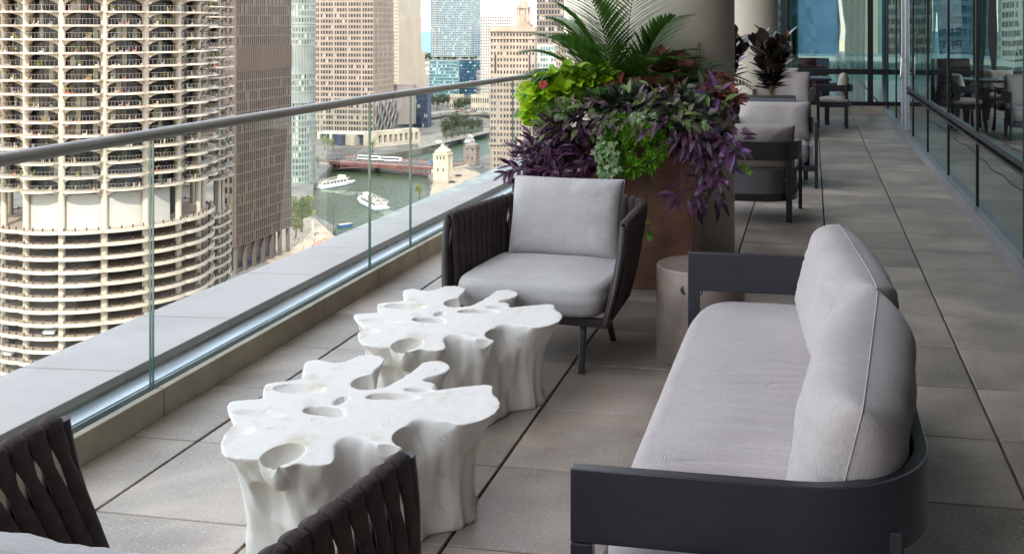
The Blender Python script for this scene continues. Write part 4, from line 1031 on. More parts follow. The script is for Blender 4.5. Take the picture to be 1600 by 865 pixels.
# ---- facade builder -------------------------------------------------
def corner(px, Z): return ap(px, Z)
def solve_x(px, y):     # world x on line y seen at px
    k = (px-PCX)/FPX; return y*(k*CT-ST)/(CT+k*ST)
def solve_y(px, x):
    k = (px-PCX)/FPX; return x*(CT+k*ST)/(k*CT-ST)
def wall_face(wb, wins, o, u, nrm, Wd, z0, z1, cols, rows, fw, fh, pier=.5, proj=.35, spproj=.25, sp_off=0.0, groups=0, gapw=0):
    """o: lower start corner; u: unit direction along the face; piers and spandrels stand proud of the recessed glass"""
    u = Vector(u); nrm = Vector(nrm); o = Vector(o); H = z1-z0; cw = Wd/cols; rh = H/rows
    for i in range(cols+1):
        w = cw*(1-fw)
        if groups and i % groups == 0: w *= gapw
        a = max(0, i*cw-w/2); e = min(Wd, i*cw+w/2)
        wb.obox(o+u*a, u*(e-a), nrm*proj, Vector((0, 0, H)))
    for j in range(rows+1):
        h = rh*(1-fh); a = max(0, j*rh-h/2); e = min(H, j*rh+h/2)
        wb.obox(o+u*.02+Vector((0, 0, a)), u*(Wd-.04), nrm*spproj, Vector((0, 0, e-a)))
    for i in range(cols):
        for j in range(rows):
            wl = cw*(1-fw)/2; hb = rh*(1-fh)/2
            p = o + u*(i*cw+wl) + nrm*.04 + Vector((0, 0, j*rh+hb)); wins.append((p, u*(cw-2*wl), Vector((0, 0, rh-2*hb))))
def add_windows(root, wins, mat, limit=100):
    wins.sort(key=lambda w: (w[0]-Vector((0, 0, EYE))).length)
    cache = {}
    off = Vector(root.location)
    for p, u, h in wins[:limit]:
        k = (round(u.x, 2), round(u.y, 2), round(h.z, 2))
        if k not in cache:
            b = MB(); b.quad((0, 0, 0), u, u+h, h); cache[k] = b.mesh('window', mat)
        link('window', cache[k], root, p-off)
    if len(wins) > limit:
        b = MB()
        for p, u, h in wins[limit:]: b.quad(p, p+u, p+u+h, p+h)
        o = b.build('window', mat, root, world=True); o['kind'] = 'stuff'
def block(root, x0, x1, y0, y1, z0, z1, mat, name='wall'):
    b = MB(); b.box(x0, x1, y0, y1, z0, z1); return b.build(name, mat, root, world=True)
def tower(name, label, cat, pl_, pc, pr, Zc, ztop, zbot, wallm, winm, west=None, south=None, wallname='wall', limit=100, cap=True, extra=None):
    """west face spans px pl_..pc, south face recedes from pc to pr; returns root and its box"""
    xc, yc = corner(pc, Zc); x0 = solve_x(pl_, yc); y1 = solve_y(pr, xc) if pr > pc else yc+30
    r = empty(name, (xc, yc, GZ), 0, label, cat)
    wb = MB(); wins = []; wb.box(x0, xc, yc, y1, zbot, ztop-.01)
    if west: c_, rw, fw, fh, kw = west; wall_face(wb, wins, (x0, yc, zbot+kw.pop('up', 0)), (1, 0, 0), (0, -1, 0), xc-x0, zbot+0, ztop, c_, rw, fw, fh, **kw)
    if south: c_, rw, fw, fh, kw = south; wall_face(wb, wins, (xc, yc, zbot), (0, 1, 0), (1, 0, 0), y1-yc, zbot, ztop, c_, rw, fw, fh, **kw)
    if cap: wb.box(x0-.3, xc+.3, yc-.3, y1+.3, ztop+.0, ztop+1.2)
    wb.build(wallname, wallm, r, world=True)
    if wins: add_windows(r, wins, winm, limit)
    return r, (x0, xc, yc, y1)
M['win'] = winmat('dark_window', spec=.3, rough=.25)
M['winb'] = winmat('bronze_window', (.015, .014, .016), (.035, .03, .025), (.14, .105, .07), .09, pm_=.7, spec=.35, rough=.25)
M['wing'] = winmat('blue_green_window', (.02, .07, .09), (.05, .16, .19), (.35, .45, .45), .15)
M['winw'] = winmat('pale_window', (.02, .03, .03), (.10, .14, .11), (.45, .50, .38), .22)
M['winblue'] = winmat('dull_blue_window', (.02, .05, .08), (.05, .10, .15), (.12, .20, .26), .15, rough=.45, spec=.25)  # dull, rough blue panes that mirror little sky
M['brown'] = pm('brown_steel_facade', (0.112, 0.084, 0.067), .6, var=.05, scale=.08)
M['tan'] = pm('tan_stone_facade', (0.253, 0.203, 0.161), .8, var=.05, scale=.05)
M['pale'] = pm('pale_stone_facade', (0.374, 0.323, 0.255), .8, var=.04, scale=.05)
M['palewhite'] = pm('white_facade', (0.405, 0.384, 0.348), .7, var=.04, scale=.05)
M['cream_st'] = pm('cream_terracotta', (0.316, 0.251, 0.192), .8, var=.10, scale=.12, detail=7)
M['greyst'] = pm('grey_podium', (0.210, 0.189, 0.182), .8, var=.05, scale=.05)
M['teal'] = pm('teal_metal', (0.128, 0.200, 0.208), .4, var=.08, scale=.1)
M['ripple'] = pm('wavy_reflection_tone', (.16, .145, .14), .5, var=.2, scale=.2)  # dark tone of the wall's reflections put into the colour
M['bluewhite'] = pm('blue_white_slab_edge', (0.210, 0.259, 0.277), .5, var=.1, scale=.1)
M['metalgreen'] = pm('pale_green_metal', (0.224, 0.252, 0.238), .35, var=.08, scale=.1, metal=.2)
M['stonep'] = pm('limestone', (0.405, 0.347, 0.270), .85, var=.12, scale=.15, detail=7)
M['darkglassw'] = pm('dark_glass_facade', (.03, .05, .09), .15, var=.2, scale=.1, spec=.8)
# brown gridded tower: its river side recedes from us
bx, by = corner(368, 414); by1 = solve_y(455, bx)
r = empty('brown_tower', (bx, by, GZ), 0, 'dark bronze office tower with close vertical mullions beside the round towers', 'building')
x0 = solve_x(338, by+1.0)
wb = MB(); wins = []; zb = -83.5
wb.box(x0, bx, by, by1, zb, 46)
for z0, z1, rw in ((-83.5, -16.0, 17), (-6.5, 45.9, 13)):
    wall_face(wb, wins, (bx, by+.8, z0), (0, 1, 0), (1, 0, 0), by1-by-1.0, z0, z1, 28, rw, .66, .84, proj=.20, spproj=.10)
    wall_face(wb, wins, (x0, by, z0), (1, 0, 0), (0, -1, 0), bx-x0-.8, z0, z1, 4, rw, .60, .60, proj=.4, spproj=.2)
for k in range(31): wb.obox((bx, by+.8+k*(by1-by-1)/30-.15, -16), (.35, 0, 0), (0, .3, 0), (0, 0, 9.5))
wb.build('wall', M['brown'], r, world=True); add_windows(r, wins, M['winb'])
wb = MB()
for k in range(7):
    y = by+1+k*(by1-by-3)/6; wb.box(bx-1.5, bx-.2, y, y+1.2, GZ, zb-.01); 
for k in range(4): xx = bx-6-k*8; wb.box(xx-1.2, xx, by+1, by+2.2, GZ, zb-.01)
wb.build('base_column', M['brown'], r, world=True)
block(r, x0+2, bx-5, by+5, by1-4, GZ, zb-.02, M['darkglassw'], 'lobby')
# pale curved glass tower with rounded corner
x_, y_ = corner(492, 640); x_ = solve_x(491, y_+12)
cr = 9.0; x0 = solve_x(440, y_)
r = empty('curved_glass_tower', (x_, y_, GZ), 0, 'pale green glass tower with a rounded corner between the bronze and tan towers', 'building')
path = [(x0, y_), (x_-cr-4, y_)] + [(x_-cr+cr*sin(a)-0, y_+cr-cr*cos(a)) for a in [pi/2*k/8 for k in range(0, 9)]] + [(x_, y_+13)]
wb = MB(); wb.prism(path + [(x0, y_+13)], GZ, 45); 
wins = []
Pp = [Vector((a, c)) for a, c in path]; Ls = [0]
for a, c in zip(Pp, Pp[1:]): Ls.append(Ls[-1]+(c-a).length)
def along(s):
    k = 0
    while k < len(Pp)-2 and Ls[k+1] < s: k += 1
    return Pp[k].lerp(Pp[k+1], (s-Ls[k])/(Ls[k+1]-Ls[k]))
bands = [(-90, -44, 12, M['win']), (-39.5, -27, 4, M['win']), (-14, 0, 4, M['win']), (14, 44, 8, M['winw'])]
nc = int(Ls[-1]/1.7)
for z0, z1, rw in ((-92, -44, 13), (-38, -27, 3), (-10, 1, 3), (3, 45, 11)):
    rh = (z1-z0)/rw
    for j in range(rw+1):
        s0 = [(p.x, p.y) for p in Pp]; wb.sweep_rect(s0, z0+j*rh-rh*.17, z0+j*rh+rh*.17, -.45)
    for i in range(nc):
        a, c = along(Ls[-1]*(i+.12)/nc), along(Ls[-1]*(i+.88)/nc); t = (c-a); nr = Vector((t.y, -t.x)).normalized()*.06
        for j in range(rw): wins.append((Vector((a.x+nr.x, a.y+nr.y, z0+j*rh+rh*.17)), Vector((t.x, t.y, 0)), Vector((0, 0, rh*.66))))
for i in range(nc+1):
    a = along(Ls[-1]*i/nc-.001 if i else 0); wb.box(a.x-.14, a.x+.14+.3, a.y-.55, a.y+.14, -92, 45)
wb.build('wall', M['metalgreen'], r, world=True); add_windows(r, wins, M['winw'])
# tan gridded tower
r4, (x0, xc, yc, y1) = tower('tan_tower', 'tall tan stone tower with a grid of small dark square windows behind the red bridge', 'building', 436, 583, 615, 900, 50, -87, M['tan'], M['win'],
      west=(34, 29, .74, .60, dict(proj=.5, spproj=.4, groups=5, gapw=2.6)), south=(16, 29, .6, .72, dict(proj=.35, spproj=.12)))
b = MB()
for k in range(8): xx = x0+2+(xc-x0-6)*k/7; b.box(xx-1.4, xx+1.4, yc+.2, yc+3, GZ, -87.01)
b.build('base_column', M['pale'], r4, world=True)
block(r4, x0+3, xc-3, yc+5, y1-3, GZ, -87.02, M['darkglassw'], 'lobby')
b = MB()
for k in range(9):   # wavy tubes shape the reflections in the foot of its river side
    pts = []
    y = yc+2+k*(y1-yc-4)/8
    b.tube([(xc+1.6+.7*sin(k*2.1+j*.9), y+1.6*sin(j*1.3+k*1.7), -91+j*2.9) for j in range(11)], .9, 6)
b.build('wavy_reflection', M['ripple'], r4, world=True, smooth=True)
# podium and arcade by the river in front of it
r = empty('river_podium', (-300, 800, GZ), 0, 'low pale stone podium with an arcade of openings above the river bank', 'building')
ax, ay = ap(590, 850); bx2, by2 = ap(655, 880)
u = Vector((bx2-ax, by2-ay, 0)); Lg = u.length; u.normalize(); nn = Vector((u.y, -u.x, 0))
if nn.y > 0: nn = -nn
b = MB(); O = Vector((ax, ay, 0)); hgt = 9
for k in range(9):
    p = O+u*(Lg*k/8-1.2); b.obox(p+Vector((0, 0, GZ)), u*2.4, -nn*9, Vector((0, 0, hgt)))
b.obox(O+Vector((0, 0, GZ+hgt-.01)), u*Lg, -nn*9, (0, 0, 3)); b.obox(O-nn*5+Vector((0, 0, GZ-.2)), u*Lg, -nn*14, (0, 0, hgt+1.5)); b.obox(O+nn*1.2+Vector((0, 0, GZ-.1)), u*Lg*.98, -nn*1.19, (0, 0, 3.2))
b.build('arcade_wall', M['stonep'], r, world=True)
b = MB()
for k in range(8): b.obox(O+u*(Lg*k/8+1.3)-nn*4.9+Vector((0, 0, GZ+1)), u*(Lg/8-2.6), nn*.05, (0, 0, 6))
b.build('archway', M['win'], r, world=True)
r = empty('entrance_pavilion', (*ap(530, 880), GZ), 0, 'white low pavilion with dark glazed sides in front of the tan tower', 'building')
for nm, a, e, m_, h0, h1 in (('roof', 497, 590, 'palewhite', 8.5, 10), ('wall', 532, 553, 'pale', -.1, 8.49), ('glazing', 519, 531.5, 'darkglassw', -.1, 8.3), ('glazing', 553.5, 582, 'darkglassw', -.1, 8.3)):
    p, q = ap(a, 870), ap(e, 860); b = MB(); uu = Vector((q[0]-p[0], q[1]-p[1], 0)); b.obox((p[0], p[1], GZ+h0), uu, (2.5, 12, 0), (0, 0, h1-h0)); b.build(nm, M[m_], r, world=True)
# pale ribbed tower with setbacks
r5, (x0, xc, yc, y1) = tower('ribbed_tower', 'slim pale stone tower with fine vertical ribs and setbacks, right of the tan tower', 'building', 616, 622, 658, 1180, 55, GZ, M['pale'], M['win'],
      west=(4, 38, .5, .45, dict(proj=.5, spproj=.3)), south=None)
wb = MB()
for k in range(24): y = yc+(y1-yc)*k/24; wb.box(xc, xc+.8, y, y+(y1-yc)/48, GZ, 11)
for z0, z1, pr in ((GZ, -28, 664), (-28.01, 11, 658.5)):
    yy = solve_y(pr, xc+.9); wb.box(xc-8, xc+.9 if z0 == GZ else xc+.4, y1-.1, yy, z0, z1)
wb.build('wall', M['pale'], r5, world=True)
b = MB(); 
for k in range(26): y = yc+.6+(y1-yc)*k/24; b.box(xc+.01, xc+.12, y, y+(y1-yc)/60, -60, -28.5)
b.build('window', M['win'], r5, world=True)
# windowless grey block and dark glass block below the rail
rg, bxg = tower('grey_block', 'plain windowless grey pink block between the wavy reflecting wall and the dark glass block', 'building', 606, 646, 650, 960, -52, GZ+8, M['greyst'], M['win'])
tower('dark_glass_block', 'dark blue glass block behind the rail, right of the plain grey block', 'building', 646, 668, 674, 1010, -58, GZ, M['darkglassw'], M['win'], west=(8, 8, .7, .7, dict(proj=.3, spproj=.2)), limit=60)
# blue-green glass tower and its wider lower block
rt, _ = tower('glass_tower', 'tall blue green glass residential tower with rows of balconies and a wider teal base', 'building', 673, 736, 751, 1500, 60, -42, M['bluewhite'], M['wing'],
      west=(22, 32, .62, .60, dict(proj=.3, spproj=1.3)), south=(6, 32, .7, .6, dict(proj=.3, spproj=.6)))
xt0, xt1, yt0, yt1 = _
wb = MB()
for k in range(32): z = -42+k*3.19; wb.box(xt0+6, xt0+9.5, yt0-2.6, yt0-1.3, z, z+1.1)
wb.build('balcony', M['palewhite'], rt, world=True)
tower('teal_block', 'wide teal glass block with pale roof frames under the tall glass tower', 'building', 671, 716, 718, 1440, -46, GZ, M['teal'], M['wing'], west=(20, 11, .8, .62, dict(proj=.2, spproj=.5)))
tower('navy_block', 'dark navy glass block right of the teal block', 'building', 715.5, 751, 753, 1480, -47, GZ, M['darkglassw'], M['wing'], west=(10, 11, .8, .5, dict(proj=.3, spproj=.3)), limit=80)
# white building with red roof sign
r7, (x0, xc, yc, y1) = tower('white_building', 'white stone building with rows of small windows and red letters on its roof', 'building', 751, 800, 802, 1250, 12, GZ, M['palewhite'], M['win'],
      west=(18, 32, .5, .5, dict(proj=.3, spproj=.25)))
M['redpaint'] = pm('red_paint', (.70, .06, .05), .5, var=.05)
b = MB(); ux = solve_x(756, yc); sc_ = (xc-x0)/49
# red letters, too small in the photograph to read: upright strokes and bars on a frame
for k, ch_ in enumerate('IHIIOI'):
    x = ux+k*2.4*sc_; z = 13.4; w = .45*sc_; hh = 3.6
    b.box(x, x+w, yc, yc+.3, z, z+hh)
    if ch_ in 'HO':
        b.box(x+1.3*sc_, x+1.3*sc_+w, yc, yc+.3, z, z+hh)
        if ch_ == 'H': b.box(x+w+.01, x+1.3*sc_-.01, yc, yc+.3, z+1.5, z+2.1)
        else:
            b.box(x+w+.01, x+1.3*sc_-.01, yc, yc+.3, z+3, z+hh); b.box(x+w+.01, x+1.3*sc_-.01, yc, yc+.3, z, z+.6)
b.build('roof_sign', M['redpaint'], r7, world=True)
# cream classical building
x8, y8 = corner(836, 717)
r8, (x0, xc, yc, y1) = tower('classical_building', 'ornate cream stone building with cornices and paired windows right of the river', 'building', 766, 836, 840, 717, -2.5, GZ, M['cream_st'], M['win'],
      west=(14, 22, .62, .52, dict(proj=.25, spproj=.2, groups=2, gapw=1.35)), cap=False)
wb = MB()
for z, o_, h in ((-2.5, 1.6, 1.0), (-7.5, 1.0, .9), (-34, .9, .8), (-78, 1.2, 1.3), (-80.4, .6, .8), (-1.49, .5, 2.2)):
    wb = MB(); wb.box(x0-o_, xc+o_*.3, yc-o_, yc+6, z, z+h); wb.build('cornice', M['cream_st'], r8, world=True)
for k in range(5): wb = MB(); xx = x0+1+(xc-x0-3)*k/4; wb.box(xx-.1, xx+1.1, yc-.75, yc-.26, GZ, -80.5); wb.build('pilaster', M['cream_st'], r8, world=True)
for xx in (x0+3.1, xc-4.3): b = MB(); b.box(xx, xx+1.2, yc-.42, yc-.30, -30, -18); b.build('tall_window', M['win'], r8, world=True)
b = MB(); b.box(xc-11, xc-4.5, yc+5, yc+12, .0, 1.0) if False else None
# its cupola and the upper mass behind
cx0 = solve_x(806, yc+6); cx1 = solve_x(824, yc+6)
b = MB(); cm_ = (cx0+cx1)/2; hw = (cx1-cx0)/2
b.box(cm_-hw*1.35, cm_+hw*1.35, yc+6.1, yc+6.1+hw*2.7, -1.3, 2.6); b.box(cm_-hw*1.05, cm_+hw*1.05, yc+6.5, yc+6.5+hw*2.1, 2.61, 4.4)
for sx in (-1, 1):
    for sy in (0, 1): b.box(cm_+sx*hw*.8-.6, cm_+sx*hw*.8+.6, yc+7+sy*hw*1.5, yc+8.2+sy*hw*1.5, 4.41, 13)
b.box(cm_-hw*.45, cm_+hw*.45, yc+7.8, yc+7.8+hw, 4.42, 13); b.box(cm_-hw*1.1, cm_+hw*1.1, yc+6.6, yc+6.6+hw*2.2, 13.01, 14.5)
b.lathe([(hw*.9, 14.5), (hw*.8, 17), (hw*.3, 20), (.1, 24)], 12, (cm_, yc+6.6+hw*1.1, 0)); b.build('cupola', M['cream_st'], r8, world=True)
rb_, bb_ = tower('stepped_building', 'pinkish stone high rise with few windows behind the ornate cream building', 'building', 838, 880, 882, 780, 30, GZ, M['tan'], M['win'], west=(9, 30, .78, .7, dict(proj=.2, spproj=.2)))
tower('recessed_glass_bay', 'blue glass bay building squeezed right of the cream stone facade', 'building', 836, 869, 870, 719, -12, GZ, M['palewhite'], M['wing'], west=(8, 22, .8, .65, dict(proj=.3, spproj=.2)))
tower('cream_annex', 'cream stone wing with small windows just left of the round column', 'building', 868, 930, 932, 716, -6, GZ, M['cream_st'], M['win'], west=(14, 22, .45, .5, dict(proj=.3, spproj=.2)))
# plants and people screen on that roof terrace
M['treeleaf'] = leafmat('tree_leaf', (.10, .15, .03), (.05, .085, .02), .6, .2)
M['treeyel'] = leafmat('yellow_green_tree_leaf', (.26, .30, .03), (.12, .17, .025), .6, .25)  # yellow-green is the leaves' own colour
M['treedark'] = leafmat('dark_tree_leaf', (.055, .075, .02), (.03, .045, .015), .6, .15)
def tree(x, y, z, h, w, mat, label, group=None, n=900, name='tree', ls=None):
    r = empty(name, (x, y, z), 0, label, 'tree', group)
    t_ = MB(); t_.tube([(x, y, z), (x+.02*h, y, z+h*.25), (x-.01*h, y, z+h*.6)], [h*.03, h*.022, h*.008], 7)
    for k in range(6):
        a = k*1.05+U(0, .5); f = U(.25, .5); t_.tube([(x, y, z+h*f), (x+cos(a)*w*.25, y+sin(a)*w*.25, z+h*(f+.15)), (x+cos(a)*w*.36, y+sin(a)*w*.36, z+h*(f+.32))], [h*.013, h*.009, h*.003], 5)
    t_.build('trunk', M['bark'], r, world=True, smooth=True)
    b = MB(); cl = []
    for k in range(26):
        v = rv().normalized()*(U(.35, 1)); cl.append((Vector((x+v.x*w*.36, y+v.y*w*.36, z+h*.60+v.z*h*.30)), U(.11, .2)*w))
    s = ls or max(.35, w*.05)
    for k in range(n):
        c_, rr = cl[k % len(cl)]; v = rv(); p = c_+v*rr; d = rv().normalized(); q = d.orthogonal().normalized(); e = d.cross(q)
        ss = s*U(.6, 1.2); b.add([p, p+q*ss, p+q*ss*.6+e*ss, p-q*ss*.3+e*ss*.7], [(0, 1, 2, 3)])
    b.build('crown', mat, r, world=True)
    return r
tx, ty = gpt(471, 362); tree(tx, ty, GZ, 19, 14, M['treeyel'], 'large yellow green tree on the river bank behind the bronze tower', n=2200)
tx, ty = gpt(462, 372); tree(tx, ty, GZ, 12, 9, M['treeyel'], 'smaller yellow green tree in front of the large bank tree', n=900)
for i, (px, py, h, w) in enumerate(((697, 217, 19, 17), (706, 214, 22, 18), (716, 213, 21, 18), (726, 211, 20, 17), (737, 210, 17, 15), (746, 207, 15, 14), (712, 205, 20, 17))):
    tx, ty = gpt(px, py); tree(tx, ty, GZ, h, w, M['treedark'], 'dark green tree in the riverside clump beyond the bridge', 'riverside trees beyond the bridge', n=700)
for i, (px, py, h, w, lb) in enumerate(((507, 234, 14, 8, 'slender green tree at the left end of the red bridge'), (520, 236, 11, 7, 'small green tree by the dark glazing of the pavilion'), (582, 238, 12, 8, 'green tree at the right end of the pavilion roof'),
                             (655, 306, 11, 8, 'yellowish tree on the right river bank below the bridge'), (497, 262, 9, 5, 'yellow green bush at the left bridge abutment'))):
    tx, ty = gpt(px, py); tree(tx, ty, GZ-(2 if i == 3 else 0), h, w, M['treeyel'], lb, n=500)
for i in range(9):
    tx, ty = gpt(672+i*9+U(-3, 3), 168+U(-4, 5)); tree(tx, ty, GZ, U(12, 18), U(13, 17), M['treedark'], 'small dark tree far off between the street and the glass blocks', 'street trees far beyond the river', n=260, ls=1.6)
for i in range(7):
    tx, ty = gpt(660+i*13+U(-3, 3), 92+U(0, 3)); tree(tx, ty, GZ, U(14, 20), U(30, 44), M['treedark'], 'hazy tree on the distant lakeshore', 'lakeshore trees', n=200, ls=4)
# far low stone building and street pieces by the lakeward side
for i, (a, e, Z, zt, lb) in enumerate(((736, 764, 1150, -73, 'long low stone colonnade behind the riverside trees'), (703, 724, 1230, -78, 'small pale box building beyond the riverside trees'), (640, 672, 1060, -82, 'low terrace building with pale roof by the far bank'), (660, 676, 2100, -70, 'pale low block on the skyline by the lake'), (745, 762, 1330, -55, 'stepped grey stone block behind the colonnade'))):
    tower('low_building', lb, 'building', a, e, e+1, Z, zt, GZ, M['stonep'] if i != 4 else M['greyst'], M['win'], west=(8, 2 if i != 4 else 6, .5, .5, dict(proj=.3, spproj=.2)))
# elevated road with cars
P = [at(px, py, EYE-88) for px, py in ((640, 186), (668, 178), (690, 174), (720, 171), (745, 171), (775, 176))]
b = MB(); b.sweep_rect(P, -89.5, -88, 16); r = tag(b.build('elevated_road', M['quay']), 'pale curving elevated road beyond the riverside trees', 'road'); 
M['cars'] = [pm('car_paint_white', (.7, .7, .7), .3, var=.02), pm('car_paint_black', (.03, .03, .035), .25, var=.02), pm('car_paint_red', (.35, .04, .03), .3, var=.02), pm('car_paint_grey', (.25, .26, .28), .3, var=.02)]
M['carglass'] = pm('car_glass', (.02, .025, .03), .08, var=.02, spec=.8)
M['tyre'] = pm('tyre', (.02, .02, .02), .9, var=.02)
def car_mesh(k):
    b = MB(); prof = [(-2.2, .35), (-2.25, .75), (-1.5, .95), (-.9, 1.42), (.75, 1.45), (1.45, .98), (2.15, .85), (2.25, .4)]
    for s, w in ((0, .86),):
        vs = [(x, -w, z) for x, z in prof] + [(x, w, z) for x, z in prof]; n = len(prof)
        b.add(vs, [tuple(range(n)), tuple(range(2*n-1, n-1, -1))] + [(i, (i+1) % n, n+(i+1) % n, n+i) for i in range(n)])
    return b.mesh('body', M['cars'][k], smooth=30)
_cb = [car_mesh(k) for k in range(4)]
b = MB(); b.add([(-1.42, -.87, .98), (-.9, -.87, 1.36), (.72, -.87, 1.38), (1.32, -.87, .99)], [(0, 1, 2, 3)]); b.add([(-1.42, .87, .98), (-.9, .87, 1.36), (.72, .87, 1.38), (1.32, .87, .99)], [(0, 1, 2, 3)])
b.add([(-1.53, -.75, .98), (-.93, -.75, 1.42), (-.93, .75, 1.42), (-1.53, .75, .98)], [(0, 1, 2, 3)]); b.add([(1.47, -.75, 1.0), (.78, -.75, 1.44), (.78, .75, 1.44), (1.47, .75, 1.0)], [(0, 1, 2, 3)])
_cg = b.mesh('windows', M['carglass'])
b = MB(); b.tube([(0, -.9, 0), (0, -.68, 0)], .33, 12); _cw = b.mesh('wheel', M['tyre'], smooth=40)
def car(x, y, z, rz, k, label, group=None):
    r = empty('car', (x, y, z), rz, label, 'car', group); link('body', _cb[k], r); link('windows', _cg, r)
    for wx in (-1.35, 1.4):
        link('wheel', _cw, r, (wx, 0, .33)); link('wheel', _cw, r, (wx, 0, .33), pi)
    return r
for i, (px, py) in enumerate(((722, 173), (727, 173.5), (733, 173), (738, 174), (743, 174.5), (748, 175), (715, 175), (729, 176.5))):
    x, y = at(px, py-2, EYE-88+.02); car(x, y, -88+.01, U(-.2, .2), (2, 3, 0, 2, 1, 0, 1, 2)[i], 'tiny car on the curving elevated road', 'cars on the elevated road')
for i, (px, py, k, a, lb) in enumerate(((716, 276, 1, .6, 'dark car on the sunlit approach road right of the bridge tower'), (706, 286, 1, .5, 'dark car nearest the coping on the sunlit approach road'), (745, 258, 3, 1.2, 'grey car in the shaded street by the dark bridge tower'), (752, 262, 3, 1.2, 'grey car in the shaded street nearest the cream building'))):
    x, y = gpt(px, py); car(x, y, GZ+.12, a, k, lb)
for i in range(6):
    x, y = gpt(684+i*3.2, 181+U(-2, 2)); car(x, y, GZ+.2, U(-.3, .3), i % 2*3, 'parked car by the trees below the elevated road', 'cars parked below the elevated road')
# ---- red steel bridge
M['bridge'] = pm('bridge_red_paint', (0.135, 0.054, 0.045), .6, var=.15, scale=.2)
M['deckred'] = pm('bridge_sidewalk', (.38, .24, .20), .85, var=.15, scale=.1)
BZ = -91.4
A = Vector((*ap(512, 742), 0)); B_ = Vector((*ap(680, 706), 0)); u = (B_-A); LB = u.length; u.normalize(); v = Vector((-u.y, u.x, 0)); v = v if v.y > 0 else -v
br = empty('red_bridge', tuple(A+Vector((0, 0, RZW))), 0, 'dark red steel bridge with two decks crossing the green river', 'bridge')
def bp_(s, w, z): return A+u*s+v*w+Vector((0, 0, z))
b = MB(); b.obox(bp_(-6, 0, BZ-.8), u*(LB+12), v*27, (0, 0, .8)); b.build('deck', M['asphalt'], br, world=True)
for w in (.2, 22.4):
    b = MB(); b.obox(bp_(-6, w, BZ), u*(LB+12), v*4.4, (0, 0, .2)); b.build('sidewalk', M['deckred'], br, world=True)
for w in (0, 26.6):
    b = MB(); n = 22
    def zc(s): q = (s/LB-.5)*2; return BZ-2.0-3.6*abs(q)**1.6
    for k in range(n):
        s0, s1 = LB*k/n, LB*(k+1)/n
        b.obox(bp_(s0, w, zc(s0)-.5), u*(s1-s0)+Vector((0, 0, zc(s1)-zc(s0))), v*.8, (0, 0, .9))
        b.obox(bp_(s0, w+.1, zc(s0)), u*.5, v*.6, (0, 0, BZ-.8-zc(s0)))
        a_, c_ = (s0, s1) if k % 2 else (s1, s0)
        b.tube([bp_(a_, w+.4, zc(a_)), bp_(c_, w+.4, BZ-.9)], .22, 4)
    b.obox(bp_(-4, w-.12, BZ-1.9), u*(LB+8), v*.25, (0, 0, 1.9)); b.build('truss', M['bridge'], br, world=True)
for w in (-.1, 4.7, 22, 26.9):
    b = MB(); b.obox(bp_(-6, w, BZ+1.3), u*(LB+12), v*.15, (0, 0, .18)); b.obox(bp_(-6, w, BZ+.65), u*(LB+12), v*.12, (0, 0, .1))
    for k in range(60): b.obox(bp_(-6+(LB+12)*k/59, w, BZ), u*.16, v*.14, (0, 0, 1.3))
    b.build('parapet_rail', M['bridge'], br, world=True)
for s, z in ((-7, 0), (LB-2, 0)):
    b = MB(); b.obox(bp_(s, -2, RZW-1), u*9, v*32, (0, 0, BZ-RZW+.2)); b.build('abutment', M['stonep'], br, world=True, bevel=.5)
b = MB(); b.obox(bp_(LB*.25, 24, RZW-1), u*3, v*4, (0, 0, 6)) ; b.build('pier', M['quay'], br, world=True)
def bus(s, w, m_, ln, label):
    p = bp_(s, w, BZ+.02); a = math.atan2(u.y, u.x); r = empty('bus', tuple(p), a, label, 'bus')
    b = MB(); b.box(0, ln, -1.25, 1.25, .4, 3.1); b.build('body', m_, r, bevel=.15)
    b = MB(); 
    for s_ in (-1, 1): b.box(.4, ln-.4, s_*1.26-.01, s_*1.26+.01, 1.5, 2.5)
    b.build('windows', M['carglass'], r)
    for x in (2, ln-2.4):
        for s_ in (-1, 1): b = MB(); b.tube([(x, s_*1.0, .48), (x, s_*1.28, .48)], .48, 12); b.build('wheel', M['tyre'], r)
bus(LB*.16, 16, M['cars'][0], 18, 'long white bus on the red bridge, the left one'); bus(LB*.38, 16, M['cars'][0], 16, 'long white bus on the red bridge, behind the glass joint')
M['blue'] = pm('blue_canvas', (.05, .25, .55), .6, var=.05)
bus(LB*.86, 14, M['blue'], 11, 'blue bus at the right end of the red bridge')
